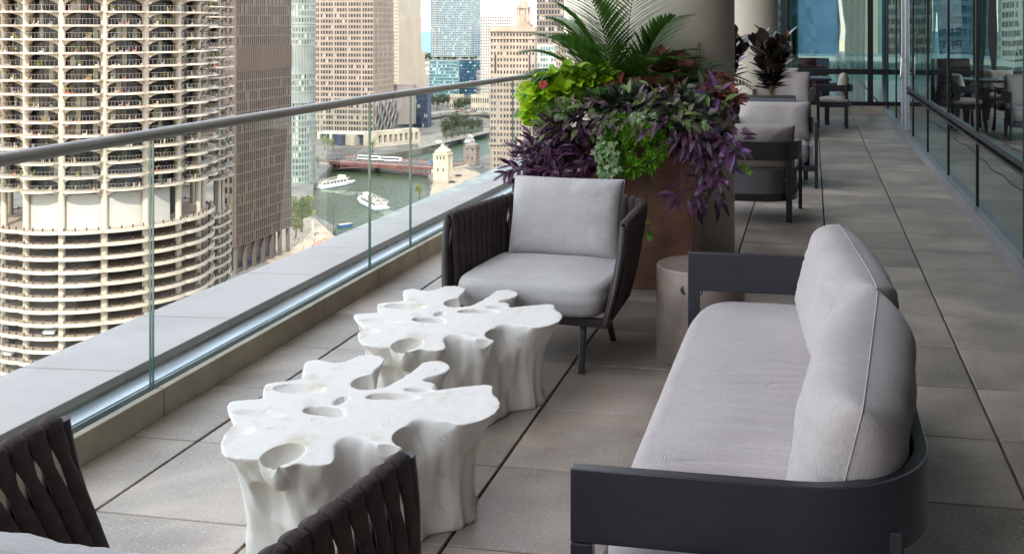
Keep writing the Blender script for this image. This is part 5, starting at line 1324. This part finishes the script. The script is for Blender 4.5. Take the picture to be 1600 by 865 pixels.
def bridge_house(px, Z, w, ztop, mat, label):
    x, y = ap(px, Z); r = empty('bridge_tower', (x, y, GZ), 0, label, 'tower'); h = ztop-GZ; b = MB(); e = w/2
    b.box(-e*1.12, e*1.12, -e*1.12, e*1.12, -4, 2.2); b.box(-e, e, -e, e, 2.21, h*.70)
    b.box(-e*1.15, e*1.15, -e*1.15, e*1.15, h*.70+.01, h*.745); b.box(-e*.92, e*.92, -e*.92, e*.92, h*.746, h*.80)
    for sx in (-1, 1):
        for sy in (-1, 1): b.box(sx*e*.98-.5, sx*e*.98+.5, sy*e*.98-.5, sy*e*.98+.5, 2.3, h*.745-.2)
    b.build('wall', mat, r, bevel=.08)
    b = MB(); z = h*.8; b.add([(-e*1.0, -e, z), (e, -e, z), (e, e, z), (-e, e, z), (-e*.28, -e*.28, h*.93), (e*.28, -e*.28, h*.93), (e*.28, e*.28, h*.93), (-e*.28, e*.28, h*.93)], [(0,1,5,4),(1,2,6,5),(2,3,7,6),(3,0,4,7),(4,5,6,7),(3,2,1,0)])
    b.box(-e*.2, e*.2, -e*.2, e*.2, h*.93+.01, h); b.build('roof', mat, r)
    for sx in (-.5, 0, .5): b = MB(); b.box(sx*e-.42, sx*e+.42, -e-.05, -e-.01, h*.58, h*.66); b.build('window', M['win'], r)
    for sx in (-.4, .4): b = MB(); b.box(sx*e-.4, sx*e+.4, -e-.05, -e-.01, h*.24, h*.34); b.build('window', M['win'], r)
    return r
bridge_house(692, 672, 8.6, hz(225, 672), pm('pale_limestone', (.52, .44, .33), .85, var=.06, scale=.3), 'pale limestone bridge tower with small pyramid roof at the right end of the bridge')  # paler stone than the other bridge tower
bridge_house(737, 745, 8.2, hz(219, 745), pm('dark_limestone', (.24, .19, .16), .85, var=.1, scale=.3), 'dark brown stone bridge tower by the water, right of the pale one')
# ---- boats
M['hull'] = pm('boat_white', (.80, .80, .78), .4, var=.03, scale=.3)
M['boatdeck'] = pm('boat_deck', (.55, .45, .36), .7, var=.15, scale=.4)
M['boatblue'] = pm('boat_blue', (.04, .10, .25), .4, var=.05)
def boat(px, py, ln, w, rz, label, decks=2, hullm='hull'):
    x, y = at(px, py, RZW); r = empty('tour_boat', (x, y, RZW-.3), rz, label, 'boat')
    def outline(s, z): 
        return [(ln*s*a, w/2*s*c_, z) for a, c_ in ((-.5, -.8), (-.45, -1), (.15, -1), (.36, -.62), (.47, -.22), (.5, 0), (.47, .22), (.36, .62), (.15, 1), (-.45, 1), (-.5, .8))]
    def loft(s0, z0, s1, z1, nm, m_):
        b = MB(); a, c_ = outline(s0, z0), outline(s1, z1); n = len(a); b.add(a+c_, [tuple(range(n-1, -1, -1)), tuple(range(n, 2*n))]+[(i, (i+1) % n, n+(i+1) % n, n+i) for i in range(n)]); return b.build(nm, M[m_], r)
    loft(.93, 0, 1.0, 1.7, 'hull', hullm); loft(.965, .15, .985, .55, 'waterline_stripe', 'boatblue') if decks > 0 else None
    loft(.955, 1.705, .955, 1.75, 'main_deck', 'boatdeck')
    if decks:
        b = MB(); b.box(-ln*.42, ln*.20, -w*.38, w*.38, 1.76, 4.1); b.build('cabin', M['hull'], r, bevel=.1)
        for s_ in (-1, 1):
            for k in range(7): b = MB(); x_ = -ln*.40+k*ln*.084; b.box(x_, x_+ln*.062, s_*w*.382-.01, s_*w*.382+.01, 2.7, 3.6); b.build('window', M['carglass'], r)
        b = MB(); b.box(-ln*.45, ln*.23, -w*.42, w*.42, 4.11, 4.3); b.build('roof_deck', M['boatdeck'], r)
        b = MB()
        for s_ in (-1, 1): b.box(-ln*.45, ln*.23, s_*w*.42-.05, s_*w*.42+.05, 5.1, 5.2)
        for k in range(12):
            for s_ in (-1, 1): x_ = -ln*.45+k*ln*.68/11; b.box(x_-.05, x_+.05, s_*w*.42-.05, s_*w*.42+.05, 4.3, 5.1)
        b.build('deck_rail', M['hull'], r)
        b = MB(); b.box(ln*.10, ln*.19, -w*.22, w*.22, 4.31, 6.3); b.build('wheelhouse', M['hull'], r, bevel=.1)
        b = MB()
        for k in range(40): x_, y_ = U(-ln*.42, ln*.06), U(-w*.36, w*.36); b.box(x_-.25, x_+.25, y_-.25, y_+.25, 4.305, 5.1+U(-.2, .4))
        o = b.build('passenger_seats', M['greyst'], r); 
    return r
def ang(px0, py0, px1, py1):
    a, c_ = at(px0, py0, RZW), at(px1, py1, RZW); return math.atan2(c_[1]-a[1], c_[0]-a[0]), math.hypot(c_[0]-a[0], c_[1]-a[1])
a_, l_ = ang(496, 295, 557, 284); boat(525, 290, l_*1.02, 8.5, a_, 'long white tour boat below the left end of the red bridge')
a_, l_ = ang(599, 326, 559, 307); boat(579, 320, l_*.95, 8.5, a_, 'white two deck tour boat in mid river, nearest to us')
a_, l_ = ang(657, 235, 702, 228); boat(679, 232, l_, 9, a_, 'white tour boat moored beyond the bridge, behind the pale bridge tower')
a_, l_ = ang(722, 222, 742, 219); boat(732, 222, l_, 7, a_, 'small white boat moored on the far bank below the dark trees')
a_, l_ = ang(531, 354, 547, 352); boat(540, 354, 8, 3, a_, 'small dark boat near the bank, left of the coping', 0, 'boatblue')
# churned water behind the two moving boats
M['foam'] = pm('wake_foam', (.20, .23, .16), .5, var=.3, scale=.4, detail=8)
for px0, py0, px1, py1, w0, w1, lb in ((596, 327, 640, 350, 2.5, 9, 'pale wake trailing the two deck tour boat'), (500, 297, 560, 303, 2, 7, 'pale band of churned water beside the long tour boat')):
    a, c_ = Vector((*at(px0, py0, RZW), 0)), Vector((*at(px1, py1, RZW), 0)); uu = (c_-a).normalized(); vv = Vector((-uu.y, uu.x, 0)); b = MB(); n = 10
    Lp = [a.lerp(c_, k/n)+vv*(w0+(w1-w0)*k/n)*(.7+.5*R()) for k in range(n+1)]; Rp = [a.lerp(c_, k/n)-vv*(w0+(w1-w0)*k/n)*(.7+.5*R()) for k in range(n+1)]
    b.add([(p.x, p.y, RZW+.03) for p in Lp+Rp], [(k, k+1, n+2+k, n+1+k) for k in range(n)]); o = b.build('wake', M['foam']); o['kind'] = 'stuff'; o['label'] = lb
# ---- people, one continuous low figure each
def person_mesh(mat, mat2):
    b = MB()
    ring = [(.0, .10, .07, -.11), (.45, .085, .08, -.10), (.82, .13, .12, 0), (1.05, .17, .11, 0), (1.38, .21, .11, 0), (1.46, .08, .07, 0), (1.52, .06, .06, 0), (1.58, .085, .095, 0), (1.68, .09, .10, 0), (1.75, .04, .05, 0)]
    n = 8; vs = []
    for z, rx, ry, _q in ring:
        for i in range(n): a = 2*pi*i/n; vs.append((rx*cos(a)*(1.5 if z < .5 else 1), ry*sin(a), z))
    fs = [tuple(range(n-1, -1, -1))]
    for j in range(len(ring)-1):
        for i in range(n): fs.append((j*n+i, j*n+(i+1) % n, (j+1)*n+(i+1) % n, (j+1)*n+i))
    fs.append(tuple(range((len(ring)-1)*n, len(ring)*n))); b.add(vs, fs)
    b.m = [1 if max(b.v[i][2] for i in f) <= 1.06 else (2 if min(b.v[i][2] for i in f) >= 1.45 else 0) for f in b.f]
    for s in (-1, 1): b.mi = 0; b.tube([(s*.20, 0, 1.38), (s*.25, -.02, 1.1), (s*.24, -.10, .85)], [.05, .042, .03], 6)
    return b.mesh('person', [mat, mat2, M['skin']], smooth=True)
M['skin'] = pm('skin', (.45, .28, .20), .6, var=.03)
_pm = [person_mesh(pm('shirt_%s' % n_, c_, .9, var=.02), pm('trousers_%s' % n_, d_, .9, var=.02)) for n_, c_, d_ in (('white', (.7, .7, .68), (.05, .06, .12)), ('red', (.45, .08, .06), (.04, .04, .05)), ('dark', (.04, .04, .05), (.10, .09, .08)), ('blue', (.08, .16, .4), (.3, .27, .2)), ('tan', (.55, .40, .28), (.05, .05, .06)))]
def person(x, y, z, label, group): o = link('person', _pm[int(R()*5)], None, (x, y, z), U(0, 6.28)); tag(o, label, 'person', group)
for k in range(46): p = bp_(U(0, LB), U(.8, 4.2) if R() < .6 else U(22.8, 26), BZ+.2); person(p.x, p.y, p.z, 'tiny pedestrian on the sidewalk of the red bridge', 'people on the red bridge')
for k in range(24): x, y = gpt(U(702, 735), U(258, 268)); person(x, y, GZ+.08, 'tiny pedestrian on the sunlit pavement by the pale bridge tower', 'people by the pale bridge tower')
for k in range(14): x, y = gpt(U(458, 512), U(366, 392)); person(x, y, GZ+.08, 'tiny pedestrian on the riverside pavement by the yellow green tree', 'people on the near river bank')
for k in range(22): x, y = gpt(U(495, 590), U(236, 243)); person(x, y, GZ+.02, 'tiny pedestrian at the foot of the tan tower beyond the bridge', 'people beyond the red bridge')
M['parasol'] = pm('parasol_cloth', (.6, .18, .12), .8, var=.1)
for k, (px, py) in enumerate(((500, 386), (508, 382), (494, 390))):
    x, y = gpt(px, py); b = MB(); b.lathe([(.04, 0), (.04, 2.5)], 6); b.lathe([(1.7, 2.1), (.9, 2.6), (.05, 2.9)], 8)
    o = b.build('parasol', M['parasol']); o.location = (x, y, GZ+.08); tag(o, 'red parasol on the riverside pavement by the coping', 'parasol', 'parasols on the near river bank')
b = MB(); b.tube([(0, 0, 0), (0, 0, 13)], [.16, .08], 8); b.box(-.1, 1.6, -.08, .08, 12.7, 12.9); o = b.build('street_lamp', M['mullion']); o.location = (*gpt(521, 368), GZ+.05); tag(o, 'tall thin dark lamp post at the river edge left of the boats', 'lamp post')
b = MB(); b.box(-.6, .6, -.2, .2, 2.5, 7.5); b.tube([(0, 0, 0), (0, 0, 2.6)], .12, 6); o = b.build('banner_post', M['palewhite']); o.location = (*gpt(489, 370), GZ+.05); tag(o, 'white banner on a post beside the large bank tree', 'sign')
# =================================================================== ROUND RESIDENTIAL TOWERS
M['conc'] = pm('cream_concrete', (0.484, 0.415, 0.337), .85, var=.05, scale=.2, detail=6)  # cream base colour of the concrete itself
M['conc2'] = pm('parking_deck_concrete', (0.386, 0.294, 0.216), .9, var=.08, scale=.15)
M['terra'] = pm('terracotta_pots', (.36, .13, .08), .8)
M['core'] = pm('shade_toned_core', (.035, .03, .04), .9, var=.1)  # near-black stands for the shade deep between the floors
M['bollard'] = pm('dark_bollard', (.06, .05, .05), .8)
M['balrail'] = pm('balcony_rail', (.22, .18, .16), .6, var=.1)
M['winr'] = winmat('balcony_door', (.012, .013, .02), (.055, .05, .045), (.26, .25, .19), .16, rough=.2, pm_=.6, spec=.3)
NP = 16
def petal(R0, R1, n=10, ph=.5):
    pts = []
    for k in range(NP):
        for j in range(n):
            f = j/n; a = 2*pi*(k+f)/NP; w = abs(2*f-1); pts.append(((R0+(R1-R0)*(1-w**2.6)**.5)*cos(a), (R0+(R1-R0)*(1-w**2.6)**.5)*sin(a)))
    return pts
def corn_tower(px, Zc, label, ztop_res, pitch, nres, zpark, ppitch, npark, seed, detail=True):
    random.seed(seed)
    x, y = ap(px, Zc); Rc = 16.0; r = empty('round_tower', (x, y, GZ), 0, label, 'tower'); r.rotation_euler = (0, 0, radians(-90)+math.atan2(x, y)*-1+radians(0))
    base = GZ
    # shared floor meshes
    b = MB(); pz = petal(Rc+.35, Rc+3.0); b.prism(pz, -.28, .0)
    ins = [(px_*.985, py_*.985) for px_, py_ in pz]
    b.prism([(a*1.003, c_*1.003) for a, c_ in pz][:] , -.30, -.02) if False else None
    slab = b.mesh('balcony_slab', M['conc'])
    def flares(b, a, z0):
        for s in (-1, 1):
            P = []
            for j in range(7):
                f = j/6; aa = a + s*(.030+.140*f); rr = Rc+.45+1.5*f; P.append((rr*cos(aa), rr*sin(aa), z0-.29-.80*(1-f)**2.2))
            top_ = [(p[0], p[1], z0-.281) for p in P]; inn_ = [(p[0]*.955, p[1]*.955, p[2]) for p in P]
            b.add(P + top_ + inn_, [(j, j+1, 8+j, 7+j) for j in range(6)] + [(j, 14+j, 15+j, j+1) for j in range(6)])
    b = MB(); rp = petal(Rc+.45, Rc+2.85, 14)
    for j in range(len(rp)):
        p = rp[j]; q = rp[(j+1) % len(rp)]; b.box(p[0]-.02, p[0]+.02, p[1]-.02, p[1]+.02, 0, .95)
        b.add([(p[0], p[1], .93), (q[0], q[1], .93), (q[0], q[1], .97), (p[0], p[1], .97)], [(0, 1, 2, 3)])
    rail = b.mesh('balcony_rail', M['balrail'])
    wallz = []
    for v in range(4):
        b = MB()
        for k in range(NP):
            for j in range(7):
                a0 = 2*pi*(k+j/7+.008)/NP; a1 = 2*pi*(k+(j+1)/7-.008)/NP
                b.add([((Rc-.6)*cos(a0), (Rc-.6)*sin(a0), 0), ((Rc-.6)*cos(a1), (Rc-.6)*sin(a1), 0), ((Rc-.6)*cos(a1), (Rc-.6)*sin(a1), pitch-.29), ((Rc-.6)*cos(a0), (Rc-.6)*sin(a0), pitch-.29)], [(0, 1, 2, 3)])
        wallz.append(b.mesh('glass_doors', M['winr']))
    b = MB(); b.lathe([(Rc-.72, 0), (Rc-.72, pitch-.3)], 64, cap=False); back = b.mesh('inner_wall', M['core'])  # wall colour darkened to deepen the shade behind the balconies
    M_cl = [M['treeyel'], M['greyst'], M['terra'], M['palewhite'], M['treedark'], M['conc2']]
    clut = []
    for v in range(3):
        b = MB()
        for k in range(NP):
            for j in range(int(U(2, 7))):
                a = 2*pi*(k+U(.15, .85))/NP; rr = Rc+U(.4, 2.1); h = U(.3, 1.0); w = U(.10, .34); b.mi = int(R()*6)
                cx_, cy_ = rr*cos(a), rr*sin(a)
                if b.mi in (0, 4):
                    for q in range(7): p = Vector((cx_+U(-w, w), cy_+U(-w, w), U(.3, h+.3))); d = rv()*.35; e = d.orthogonal().normalized()*.3; b.add([p, p+d, p+d+e, p+e], [(0, 1, 2, 3)])
                else: b.box(cx_-w, cx_+w, cy_-w*.5, cy_+w*.5, 0, h*.35); b.box(cx_-w, cx_-w*.75, cy_-w*.5, cy_+w*.5, h*.351, h)
        clut.append(b.mesh('balcony_things', M_cl))
    z = ztop_res
    for k in range(nres):
        zz = z - base + k*pitch
        link('balcony_slab', slab, r, (0, 0, zz)); pass
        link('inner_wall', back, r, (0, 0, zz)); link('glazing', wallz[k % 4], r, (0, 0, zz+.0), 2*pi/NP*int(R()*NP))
        link('balcony_rail', rail, r, (0, 0, zz))
        if detail or k < 40: o = link('balcony_clutter', clut[k % 3], r, (0, 0, zz+.01), 2*pi/NP*int(R()*NP)); o['kind'] = 'stuff'
    ztopcol = z - base + nres*pitch
    b = MB(); b.tube([(Rc+.25, 0, 0), (Rc+.25, 0, ztopcol)], .55, 10, r2=.5)
    for kk in range(nres+1):
        flares(b, 0, z-base+kk*pitch)
        if kk < nres: b.box(Rc-.6, Rc+.1, -.08, .08, z-base+kk*pitch, z-base+(kk+1)*pitch-.29)
    cm = b.mesh('column', M['conc'], smooth=40)
    for k in range(NP): link('column', cm, r, None, 2*pi*k/NP)
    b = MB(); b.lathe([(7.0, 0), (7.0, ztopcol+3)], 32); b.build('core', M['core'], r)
    b = MB(); b.lathe([(Rc+3.2, ztopcol-.2), (Rc+3.2, ztopcol+1.5)], 64); b.build('roof', M['conc'], r)
    # plant level drum
    zp = zpark-base; zr = z-base
    b = MB(); n = 48
    a0, a1 = radians(-46), radians(40)
    P = [((Rc-.25)*cos(a0+(a1-a0)*i/n), (Rc-.25)*sin(a0+(a1-a0)*i/n)) for i in range(n+1)]; Q = [(p[0]*.95, p[1]*.95) for p in P]
    b.prism(P+Q[::-1], zp+.02, zr-.9); b.build('plant_level_wall', M['palewhite'], r)
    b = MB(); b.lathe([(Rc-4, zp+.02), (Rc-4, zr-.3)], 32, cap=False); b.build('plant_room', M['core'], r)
    # parking decks
    b = MB(); cp = petal(Rc+1.9, Rc+2.35, 12); b.prism(cp, -.34, 0); 
    rim_o = cp; rim_i = [(p[0]*.99, p[1]*.99) for p in cp]
    for j in range(len(cp)):
        k2 = (j+1) % len(cp); b.add([(*rim_o[j], 0), (*rim_o[k2], 0), (*rim_o[k2], .22), (*rim_o[j], .22), (*rim_i[j], 0), (*rim_i[k2], 0), (*rim_i[k2], .22), (*rim_i[j], .22)], [(0, 1, 2, 3), (4, 7, 6, 5), (3, 2, 6, 7)])
    deck = b.mesh('parking_deck', M['conc'])
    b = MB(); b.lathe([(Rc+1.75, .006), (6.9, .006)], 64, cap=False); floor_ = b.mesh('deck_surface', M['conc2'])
    b = MB()
    for k in range(64): a = 2*pi*(k+.5)/64; q = ((Rc+1.45)*cos(a), (Rc+1.45)*sin(a)); b.box(q[0]-.08, q[0]+.08, q[1]-.08, q[1]+.08, .01, .62)
    boll = b.mesh('bollards', M['bollard'])
    b = MB(); b.lathe([(12.2, .0), (12.2, ppitch-.34)], 40, cap=False); inner = b.mesh('shade_toned_wall', M['core'])  # dark ring whose colour stands for shade in the deck gaps
    for k in range(npark):
        zz = zpark-base-k*ppitch
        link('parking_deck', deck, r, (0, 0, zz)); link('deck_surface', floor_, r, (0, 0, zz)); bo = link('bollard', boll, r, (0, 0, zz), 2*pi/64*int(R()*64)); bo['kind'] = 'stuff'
        if k: link('shade_toned_wall', inner, r, (0, 0, zz))
    return r, (x, y)
rt1, c1 = corn_tower(163, 190, 'huge round concrete tower with petal balconies over stacked parking decks, filling the left', EYE-26.4, 2.21, 20, EYE-33.0, 2.10, 29, 11)
rt2, c2 = corn_tower(234, 255, 'second round concrete tower peeking out from behind the right edge of the first', EYE-35.5, 2.35, 22, EYE-44.3, 2.33, 21, 12)
# parked cars visible on the open decks
def deck_car(px, level, k, label, da=0, rr=14.9):
    zz = EYE-33.0-level*2.10
    # place on the near rim at this image column
    kk = (px-PCX)/FPX
    best = None
    for i in range(-60, 61):
        a = math.atan2(-c1[1], -c1[0]) + radians(i); p = (c1[0]+rr*cos(a), c1[1]+rr*sin(a)); Z = -p[0]*ST+p[1]*CT; X = p[0]*CT+p[1]*ST; e = abs(X/Z-kk)
        if best is None or e < best[0]: best = (e, p, a)
    _, p, a = best; car(p[0], p[1], zz+.02, a+da, k, label)
deck_car(84, 8, 0, 'white car parked at the rim of a lower parking deck, front out', .2)
deck_car(18, 8, 1, 'dark car near the left end of a lower parking deck', .1); deck_car(20, 9, 1, 'dark car at the left on the lowest visible parking deck', .1); deck_car(9, 10, 0, 'white car at the bottom left corner of the parking decks', .3)
# unseen towers added behind the camera so the end wall mirrors less sky
M['refl1'] = pm('blue_facade', (.05, .10, .16), .25, var=.3, scale=.06, stretch=(1, 1, .2))
def plain_tower(x, y, w, d, h, cols, rows, label, wm, gm):
    r = empty('added_mirror_tower', (x, y, GZ), 0, label, 'building'); wb = MB(); wins = []
    wb.box(x-w/2, x+w/2, y-d/2, y+d/2, GZ, h); wall_face(wb, wins, (x-w/2, y+d/2, GZ), (1, 0, 0), (0, 1, 0), w, GZ, h, cols, rows, .7, .6, proj=.3, spproj=.3); wb.build('wall', M[wm], r, world=True); add_windows(r, wins, M[gm], 0)
# beyond the end wall: towers and a curved low roof seen through the green glass
plain_tower(-22, -160, 52.6, 24, 62, 14, 40, 'added blue glass tower, unseen behind the viewpoint, mirrored in the end glass wall', 'refl1', 'winblue')
plain_tower(26, -230, 22, 20, 20, 8, 24, 'added lower tan block, unseen behind the viewpoint, mirrored in the end glass wall', 'tan', 'win')
def beyond(px0, px1, Z, zt, wm, gm, cols, rows, label):
    tower('glass_tower', label, 'building', px0, px1, px1+1, Z, zt, GZ, M[wm], M[gm], west=(cols, rows, .8, .7, dict(proj=.5, spproj=.25)), limit=40)
beyond(1226, 1310, 330, 60, 'refl1', 'winblue', 12, 26, 'blue glass tower seen through the end glass wall, left half')
beyond(1311, 1371, 345, 60, 'pale', 'winw', 16, 9, 'pale ribbed tower seen through the end glass wall, middle')
beyond(1372, 1440, 360, 60, 'teal', 'winblue', 9, 26, 'teal tower seen through the end glass wall near its right post')
r = empty('curved_roof_building', (0, 150, GZ), 0, 'low building with sweeping curved white roof bands seen through the end glass wall', 'building')
for k in range(4):
    b = MB(); P = [(x_, 150-(x_-5)**2*.02+ k*2, 0) for x_ in range(-25, 50, 3)]
    b.sweep_rect([(p[0], p[1]) for p in P], -3.2-k*1.6, -2.6-k*1.6, .6); b.build('roof_band', M['palewhite'], r, world=True)
b = MB(); b.prism([(x_, 152-(x_-5)**2*.02) for x_ in range(-25, 50, 3)] + [(49, 190), (-25, 190)], GZ, -3.3); b.build('wall', M['teal'], r, world=True)

# stand-in blocks added behind the round column for the glazed wall to mirror
for a_, e_, Z_, zt_, wm_, gm_, c_, r_, lb in ((1184, 1222, 400, 60, 'teal', 'winblue', 8, 40, 'stand-in teal glass high rise behind the far column, mirrored in the glazed wall'), (1100, 1172, 520, 60, 'tan', 'win', 14, 34, 'stand-in tan stone high rise behind the round column, mirrored in the glazed wall'), (1010, 1090, 430, 60, 'refl1', 'winblue', 12, 34, 'stand-in dark blue high rise behind the round column, mirrored in the glazed wall'), (940, 1000, 560, 40, 'palewhite', 'win', 10, 30, 'stand-in white high rise behind the planter and column, mirrored in the glazed wall')):
    tower('stand_in_high_rise', lb, 'building', a_, e_, e_+3, Z_, zt_, GZ, M[wm_], M[gm_], west=(c_, r_, .75, .6, dict(proj=.4, spproj=.5)), south=(c_, r_, .75, .6, dict(proj=.3, spproj=.3)), limit=30)
# =================================================================== LIGHT, SKY, CAMERA
sc = bpy.context.scene
w = bpy.data.worlds.new('World'); sc.world = w; w.use_nodes = True; t = w.node_tree; bg = t.nodes['Background']
SUN_EL, HEAD = 36.0, -15.0      # light travels towards heading HEAD (degrees right of +Y; negative is left)
sky = N(t, 'ShaderNodeTexSky', sky_type='NISHITA'); sky.sun_disc = False; sky.sun_elevation = radians(SUN_EL)
sx, sy = -sin(radians(HEAD)), -cos(radians(HEAD))      # towards the sun, in plan
sky.sun_rotation = math.atan2(sx, sy); sky.air_density = 1.0; sky.dust_density = .8; sky.ozone_density = 1.0
tc = N(t, 'ShaderNodeTexCoord'); sp = N(t, 'ShaderNodeSeparateXYZ'); L(t, tc.outputs['Generated'], sp.inputs[0])
mx = N(t, 'ShaderNodeMath', operation='MAXIMUM'); mx.inputs[1].default_value = .03; L(t, sp.outputs[2], mx.inputs[0])
cb = N(t, 'ShaderNodeCombineXYZ'); L(t, sp.outputs[0], cb.inputs[0]); L(t, sp.outputs[1], cb.inputs[1]); L(t, mx.outputs[0], cb.inputs[2]); L(t, cb.outputs[0], sky.inputs[0])
# clouds: bright broken cumulus
mp = N(t, 'ShaderNodeMapping'); mp.inputs['Scale'].default_value = (5, 5, 22); L(t, tc.outputs['Generated'], mp.inputs[0])
n = N(t, 'ShaderNodeTexNoise'); n.inputs['Scale'].default_value = 1.3; n.inputs['Detail'].default_value = 9; n.inputs['Roughness'].default_value = .6; L(t, mp.outputs[0], n.inputs['Vector'])
mr = N(t, 'ShaderNodeMapRange'); mr.inputs[1].default_value = .46; mr.inputs[2].default_value = .58; mr.inputs[4].default_value = .92; L(t, n.outputs[0], mr.inputs[0])
mi = N(t, 'ShaderNodeMix', data_type='RGBA'); mi.inputs[7].default_value = (11, 10.8, 10.6, 1); L(t, mr.outputs[0], mi.inputs[0]); L(t, sky.outputs[0], mi.inputs[6]); L(t, mi.outputs[2], bg.inputs[0])
bg.inputs[1].default_value = .15
sl = bpy.data.lights.new('sun', 'SUN'); sl.energy = 2.0; sl.angle = radians(.53); sl.color = (1, .93, .82)
so = bpy.data.objects.new('sun', sl); C.objects.link(so)
d = Vector((-sx*cos(radians(SUN_EL)), -sy*cos(radians(SUN_EL)), -sin(radians(SUN_EL)))); so.rotation_euler = d.to_track_quat('-Z', 'Y').to_euler()
so.location = (0, 0, 60)
cam = bpy.data.cameras.new('camera'); co = bpy.data.objects.new('camera', cam); C.objects.link(co); sc.camera = co
co.location = (0, 0, EYE); co.rotation_euler = (pi/2, 0, TH); cam.sensor_width = 36; cam.lens = 36*FPX/1600
cam.shift_x = -(PCX-800)/1600; cam.shift_y = -(432.5-HY)/1600; cam.clip_start = .05; cam.clip_end = 80000
sc.view_settings.view_transform = 'Standard'; sc.view_settings.look = 'None'; sc.view_settings.gamma = 1; sc.view_settings.exposure = 1.55
sc.cycles.max_bounces = 8; sc.cycles.transparent_max_bounces = 16; sc.cycles.diffuse_bounces = 3; sc.cycles.glossy_bounces = 4; sc.cycles.caustics_reflective = False; sc.cycles.caustics_refractive = False
sc.cycles.sample_clamp_indirect = 6; sc.cycles.use_denoising = True
